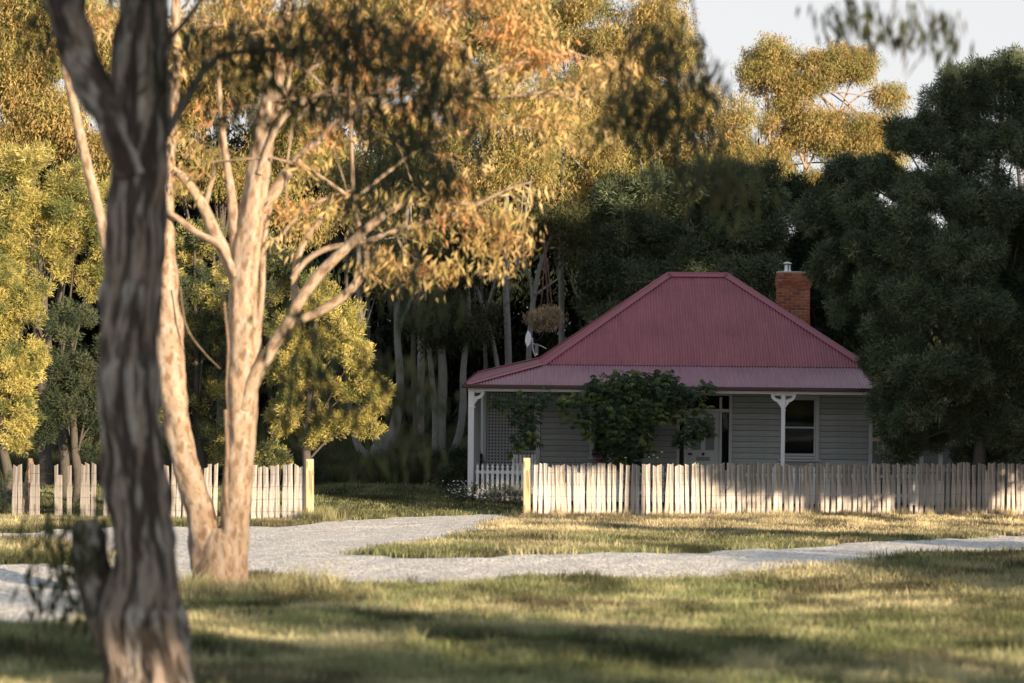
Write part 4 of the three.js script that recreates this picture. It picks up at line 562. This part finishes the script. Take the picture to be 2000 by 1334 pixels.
{ // wire chair
  const x = .57, z = -62.2, t = thing('metal_chair', 'small wire-backed metal chair against the weatherboards, left of the vine', 'chair', V(x, FL, z)), m = std([.30, .29, .27], .5, { metalness: .5 });
  part(t, 'back_frame', loft([V(x - .2, FL + .4, z), V(x - .21, FL + .85, z), V(x - .12, FL + 1.0, z), V(x + .12, FL + 1.0, z), V(x + .21, FL + .85, z), V(x + .2, FL + .4, z)], [.012, .012, .012, .012, .012, .012], { seg: 6, step: .05 }), m);
  for (let i = 0; i < 5; i++) part(t, 'rod', loft([V(x - .12 + i * .06, FL + .45, z), V(x - .12 + i * .06, FL + .98, z)], [.007, .007], { seg: 5 }), m);
  part(t, 'seat', new THREE.CylinderGeometry(.21, .2, .03, 20), m, V(x, FL + .45, z + .2));
  for (const [a, b] of [[-.16, .05], [.16, .05], [-.16, .36], [.16, .36]]) part(t, 'leg', loft([V(x + a * .8, FL + .45, z + b), V(x + a * 1.1, FL, z + b)], [.011, .011], { seg: 5 }), m);
}
{
  const x = 1.35, z = -61.75, t = thing('garden_table', 'thin round garden table in front of the left window', 'table', V(x, FL, z)), m = std([.22, .2, .17], .6);
  part(t, 'tabletop', new THREE.CylinderGeometry(.42, .42, .025, 28), m, V(x, FL + .74, z)); part(t, 'leg', new THREE.CylinderGeometry(.03, .04, .74, 12), m, V(x, FL + .37, z)); part(t, 'foot', new THREE.CylinderGeometry(.22, .25, .03, 20), m, V(x, FL + .016, z));
  const p = thing('pot_plant', 'dark reddish pot plant on the garden table under the left window', 'plant', V(1.38, FL + .755, z));
  part(p, 'pot', new THREE.LatheGeometry([[0, 0], [.07, 0], [.1, .14], [.11, .14], [.11, .16], [.09, .16], [.085, .13], [0, .13]].map((q) => new THREE.Vector2(...q)), 18), std([.2, .08, .05], .85), V(1.38, FL + .755, z));
  crown(p, 'leaves', [{ c: V(1.38, FL + 1.02, z), r: [.2, .16, .18], k: 1 }], G_bush, { per: 120, mode: 'up', cols: [[.06, .03, .025], [.05, .04, .03]], scale: [.4, .7], shell: .1 });
}
{ // antenna on the left hip
  const a = at(1046, 694, 67.2), z = a.z, t = thing('antenna', 'white antenna panel on a bent bracket at the left hip of the roof', 'antenna', a), s = 67.2 / F, P = (x, y) => at(x, y, 67.2), m = std([.55, .56, .56], .4, { metalness: .4 });
  const tube = (l, r) => loft(l.map(([x, y]) => P(x, y)), l.map(() => r), { seg: 7, step: .05 });
  part(t, 'bracket', merge([tube([[1046, 696], [1041, 682], [1040, 660]], .02), tube([[1040, 671], [1055, 675], [1067, 681]], .012)]), m);
  const sh = new THREE.Shape([[0, 17], [4, 12], [6, 2], [3, -8], [-1, -13], [-4, -3], [-3, 8]].map(([x, y]) => new THREE.Vector2(x * s, y * s))); const g = new THREE.ExtrudeGeometry(sh, { depth: .1, bevelEnabled: true, bevelSize: .02, bevelThickness: .02, bevelSegments: 2 }); const c = P(1031, 664);
  part(t, 'panel', g, PAINT, c); part(t, 'mount_arm', tube([[1033, 664], [1040, 662]], .022), m);
  part(t, 'junction_box', new THREE.CylinderGeometry(.05, .06, .26, 14), std([.16, .17, .18], .5), P(1048, 680)); part(t, 'cable_gland', new THREE.CylinderGeometry(.025, .04, .1, 12), PAINT, P(1048, 690));
}
{ // broken branch with dead leaves, hanging
  const d = 72, p = at(1068, 480, d), t = thing('hanging_dead_branch', 'broken branch with dry straw-coloured leaves hanging above the left hip of the roof', 'branch', p);
  part(t, 'stem', merge([pl([[1062, 470, 4], [1067, 540, 3.5], [1070, 590, 3]], d), pl([[1063, 480, 4], [1072, 540, 3], [1078, 600, 2.5]], d), pl([[1064, 500, 3], [1060, 560, 2.5], [1056, 600, 2]], d)]), std([.12, .06, .05], .9));
  crown(t, 'dead_leaves', L(d, [[1066, 612, 32, 20], [1050, 612, 18, 14], [1082, 610, 16, 16], [1070, 625, 20, 12]]), G_gumMid, { per: 110, cols: [[.52, .42, .28], [.42, .33, .2], [.3, .22, .14]], shell: .2, scale: [.7, 1.0], jag: .3 });
}
{ // flower bed in front of the white pickets
  const spots = []; for (let i = 0; i < 16; i++) spots.push([R(886, 1026), R(958, 984)]);
  const hs = tuftSpray(60, .3, .014, .5), hw = tuftSpray(40, .22, .02, .4); let k = 0;
  const sil = ['grey-green lavender clump at the foot of the white pickets', 'white daisy clump left in the flower bed'];
  for (const [kind, xs, cols, geo, flower] of [[0, [945, 962, 978, 994, 1010, 1024], [[.16, .18, .15], [.11, .13, .10], [.2, .21, .19]], hs, null], [1, [884, 898, 912, 928], [[.05, .07, .035], [.07, .09, .05]], hw, [.7, .7, .66]]]) xs.forEach((px, i) => {
    const d = 60.3 - (i % 2) * .5, b = at(px, 980, d); b.y = gy(b.x, b.z); const t = thing(kind ? 'daisy_clump' : 'lavender_clump', sil[kind] + ', ' + ['first', 'second', 'third', 'fourth', 'fifth', 'sixth'][i] + ' from the left', 'plant', b, kind ? 'daisy clumps in the flower bed' : 'lavender clumps in the flower bed');
    crown(t, 'foliage', [{ c: b.clone().add(V(0, .24, 0)), r: [.17, .24, .17], k: 1 }], [geo], { per: 220, mode: 'up', cols, shell: .1, scale: [.5, .9], jag: .3 });
    if (flower) { const fg = new THREE.SphereGeometry(.022, 6, 4); fg.scale(1, .5, 1); const n = 26, m = new THREE.InstancedMesh(fg, std(flower, .8), n); m.name = 'flowers'; m.userData.kind = 'stuff'; for (let q = 0; q < n; q++) { dummy.position.set(R(-.25, .25), R(.2, .62), R(-.2, .25)); dummy.rotation.set(0, 0, 0); dummy.scale.setScalar(R(.6, 1.2)); dummy.updateMatrix(); m.setMatrixAt(q, dummy.matrix); } t.add(m); }
    k++;
  });
  // tall yellow flowers behind the paling fence
  [[1222, 894], [1268, 893], [1277, 889], [1284, 894], [1293, 883]].forEach(([px, py], i) => {
    const d = 58.6, h = at(px, py, d), b = V(h.x + R(-.05, .05), gy(h.x, h.z), h.z), t = thing('yellow_flower', 'tall yellow flower above the palings below the vine, ' + ['leftmost', 'second from left', 'third from left', 'second from right', 'rightmost, highest'][i], 'flower', b, 'yellow flowers behind the palings');
    part(t, 'stem', loft([b, b.clone().lerp(h, .5).add(V(.02, 0, 0)), h], [.008, .007, .006], { seg: 5, step: .2 }), std([.12, .16, .06], .8));
    const fg = new THREE.SphereGeometry(.032, 10, 6); fg.scale(1, .45, 1); part(t, 'flower_head', fg, std([.55, .48, .14], .8), h);
    crown(t, 'leaves', [{ c: b.clone().lerp(h, .45), r: [.12, .4, .1], k: 1 }], [hw], { per: 60, mode: 'up', cols: WATTLE, scale: [.5, .8], shell: .1 });
  });
}
{ // beyond the left fence
  const p = at(55, 1000, 54), y = gy(p.x, p.z), t = thing('tree_stump', 'short orange-brown trunk lit by the sun at the far left, behind the track', 'stump', V(p.x, y, p.z));
  part(t, 'trunk', loft([V(p.x, y - .1, p.z), V(p.x, y + .35, p.z), V(p.x + .02, y + .8, p.z), V(p.x + .05, y + 1.3, p.z)], [.15, .13, .11, .06], { seg: 18, step: .06, amp: .12, cap: true, fine: .1 }), barkRough);
  const q = at(18, 958, 55), u = thing('rounded_shrub', 'small smooth pale green rounded shrub at the left edge', 'shrub', V(q.x, gy(q.x, q.z), q.z));
  crown(u, 'foliage', [{ c: q, r: [.3, .42, .3], k: 1 }], G_bush, { per: 130, mode: 'up', cols: [[.16, .2, .1], [.2, .23, .13]], shell: .7, jag: .1, scale: [.35, .55] });
}
// ---------------------------------------------------------------- grass
{
  const blades = (n, w, h, wid) => { const P = [], I = []; for (let i = 0; i < n; i++) { const x = R(-w, w), z = R(-w, w), a = R(0, 6.28), L2 = h * R(.4, 1.15), bx = Math.cos(a) * wid / 2, bz = Math.sin(a) * wid / 2, t = R(0, 6.28), le = L2 * R(.15, .75), o = P.length / 3; P.push(x - bx, -.01, z - bz, x + bx, -.01, z + bz, x + Math.cos(t) * le * .4 + bx * .7, L2 * .6, z + Math.sin(t) * le * .4 + bz * .7, x + Math.cos(t) * le * .4 - bx * .7, L2 * .6, z + Math.sin(t) * le * .4 - bz * .7, x + Math.cos(t) * le, L2, z + Math.sin(t) * le); I.push(o, o + 1, o + 2, o, o + 2, o + 3, o + 3, o + 2, o + 4); } return geom(P, I, new Array(P.length / 3 * 2).fill(0)); };
  const near = [0, 1, 2].map(() => blades(70, .17, .085, .007)), mid = [0, 1, 2].map(() => blades(60, .26, .085, .011)), farG = [0, 1].map(() => blades(60, .4, .07, .02)), tuft = [0, 1].map(() => blades(60, .1, .26, .008));
  const green = [[.125, .145, .062], [.09, .11, .05], [.165, .175, .08]], straw = [[.46, .395, .24], [.39, .33, .20], [.55, .48, .30]];
  const sow = (name, label, geos, n, d0, d1, x0, x1, pw, keep = () => 1, sc = [.8, 1.2], tint = null, lift = 1) => {
    const lists = geos.map(() => []);
    for (let i = 0; i < n; i++) {
      const d = pw ? 1 / lerp(1 / d0, 1 / d1, rnd()) : R(d0, d1), hw = x0 ?? (-.225 * d - 1.6), hx = x1 ?? (.215 * d + 2.6), x = R(hw, hx), z = -d, e = gsd(x, z);
      if (e > -.08 - rnd() * .1 || rnd() > keep(x, d)) { if (!(e < .25 && e > -.1 && rnd() < .05)) continue; }
      const k = tint ?? dry(x, z) * (d < 32 ? .72 : 1), dark = fbm(x * 1.3, d * .75, 44, 3) * .5 + fbm(x * 3.4, d * 2.2, 71, 3) * .5, a = straw[Math.floor(rnd() * 3)], g = green[Math.floor(rnd() * 3)], c = mix3(g, a, clamp(k + R(-.15, .15) + (fbm(x * 2.6, d * 1.8, 83, 3) - .5) * .9 * (tint === null ? 1 : 0), 0, 1)), s = lift * R(.7, 1.25) * (.38 + 1.3 * smooth(.34, .64, dark));
      dummy.position.set(x, gy(x, z), z); dummy.rotation.set(R(-.1, .1), R(0, 6.28), R(-.1, .1)); const q = R(...sc) * (.45 + 1.2 * fbm(x * 2, d * 1.6, 61, 3)); dummy.scale.set(q, q * R(.8, 1.3), q); dummy.updateMatrix(); lists[i % geos.length].push([dummy.matrix.clone(), c.map((v) => v * s)]);
    }
    const g = new THREE.Group(); g.name = name; scene.add(g); tag(g, label, 'grass', null, 'stuff');
    lists.forEach((l, i) => { const m = new THREE.InstancedMesh(geos[i], GRASS, l.length); m.name = 'grass_blades'; m.userData.kind = 'stuff'; m.receiveShadow = m.castShadow = true; l.forEach(([x, c], j) => { m.setMatrixAt(j, x); m.setColorAt(j, col.setRGB(...c)); }); g.add(m); });
  };
  sow('near_grass', 'mown mixed green and dry grass sloping down in the foreground', near, 33000, 12.5, 30, null, null, true, () => 1, [.8, 1.2], null, 1.25);
  sow('middle_grass', 'mown patchy grass between the gravel tracks and up to the fences', mid, 23500, 29, 57.5, null, null, false, (x, d) => (d > 57 + x * .28 ? 0 : 1));
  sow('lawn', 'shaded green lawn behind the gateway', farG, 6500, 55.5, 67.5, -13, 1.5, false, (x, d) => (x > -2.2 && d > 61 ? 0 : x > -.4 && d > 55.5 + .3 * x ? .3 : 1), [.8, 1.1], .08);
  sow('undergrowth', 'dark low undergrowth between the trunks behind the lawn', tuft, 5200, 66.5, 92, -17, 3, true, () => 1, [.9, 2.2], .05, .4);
  sow('fence_straw', 'dry straw-coloured grass along the foot of the right paling fence', tuft, 1500, 54.4, 59.4, -.6, 13.4, false, (x, d) => { const o = d - (55.5 + .299 * (x + .42)); return o > -.5 && o < .35 ? 1 : 0; }, [.35, .8], .95);
  sow('trunk_grass', 'longer grass tufts round the foot of the forked gum', tuft, 620, 25.4, 28, -5.2, -1.6, false, (x, d) => Math.exp(-((x + 3.3) ** 2) / 1.2 - ((d - 26.4) ** 2) / .8), [.5, 1.0], .3);
  sow('long_grass', 'scattered longer tufts in the foreground grass', tuft, 2600, 14, 31, null, null, true, (x, d) => smooth(.55, .7, fbm(x * .8, d * .8, 90, 2)), [.4, .8]);
  sow('gate_grass', 'sunlit grass at the foot of the left gate post', tuft, 160, 51.2, 53, -5.2, -4.0, false, () => 1, [.6, 1.2], .3);
}
renderer.render(scene, camera);
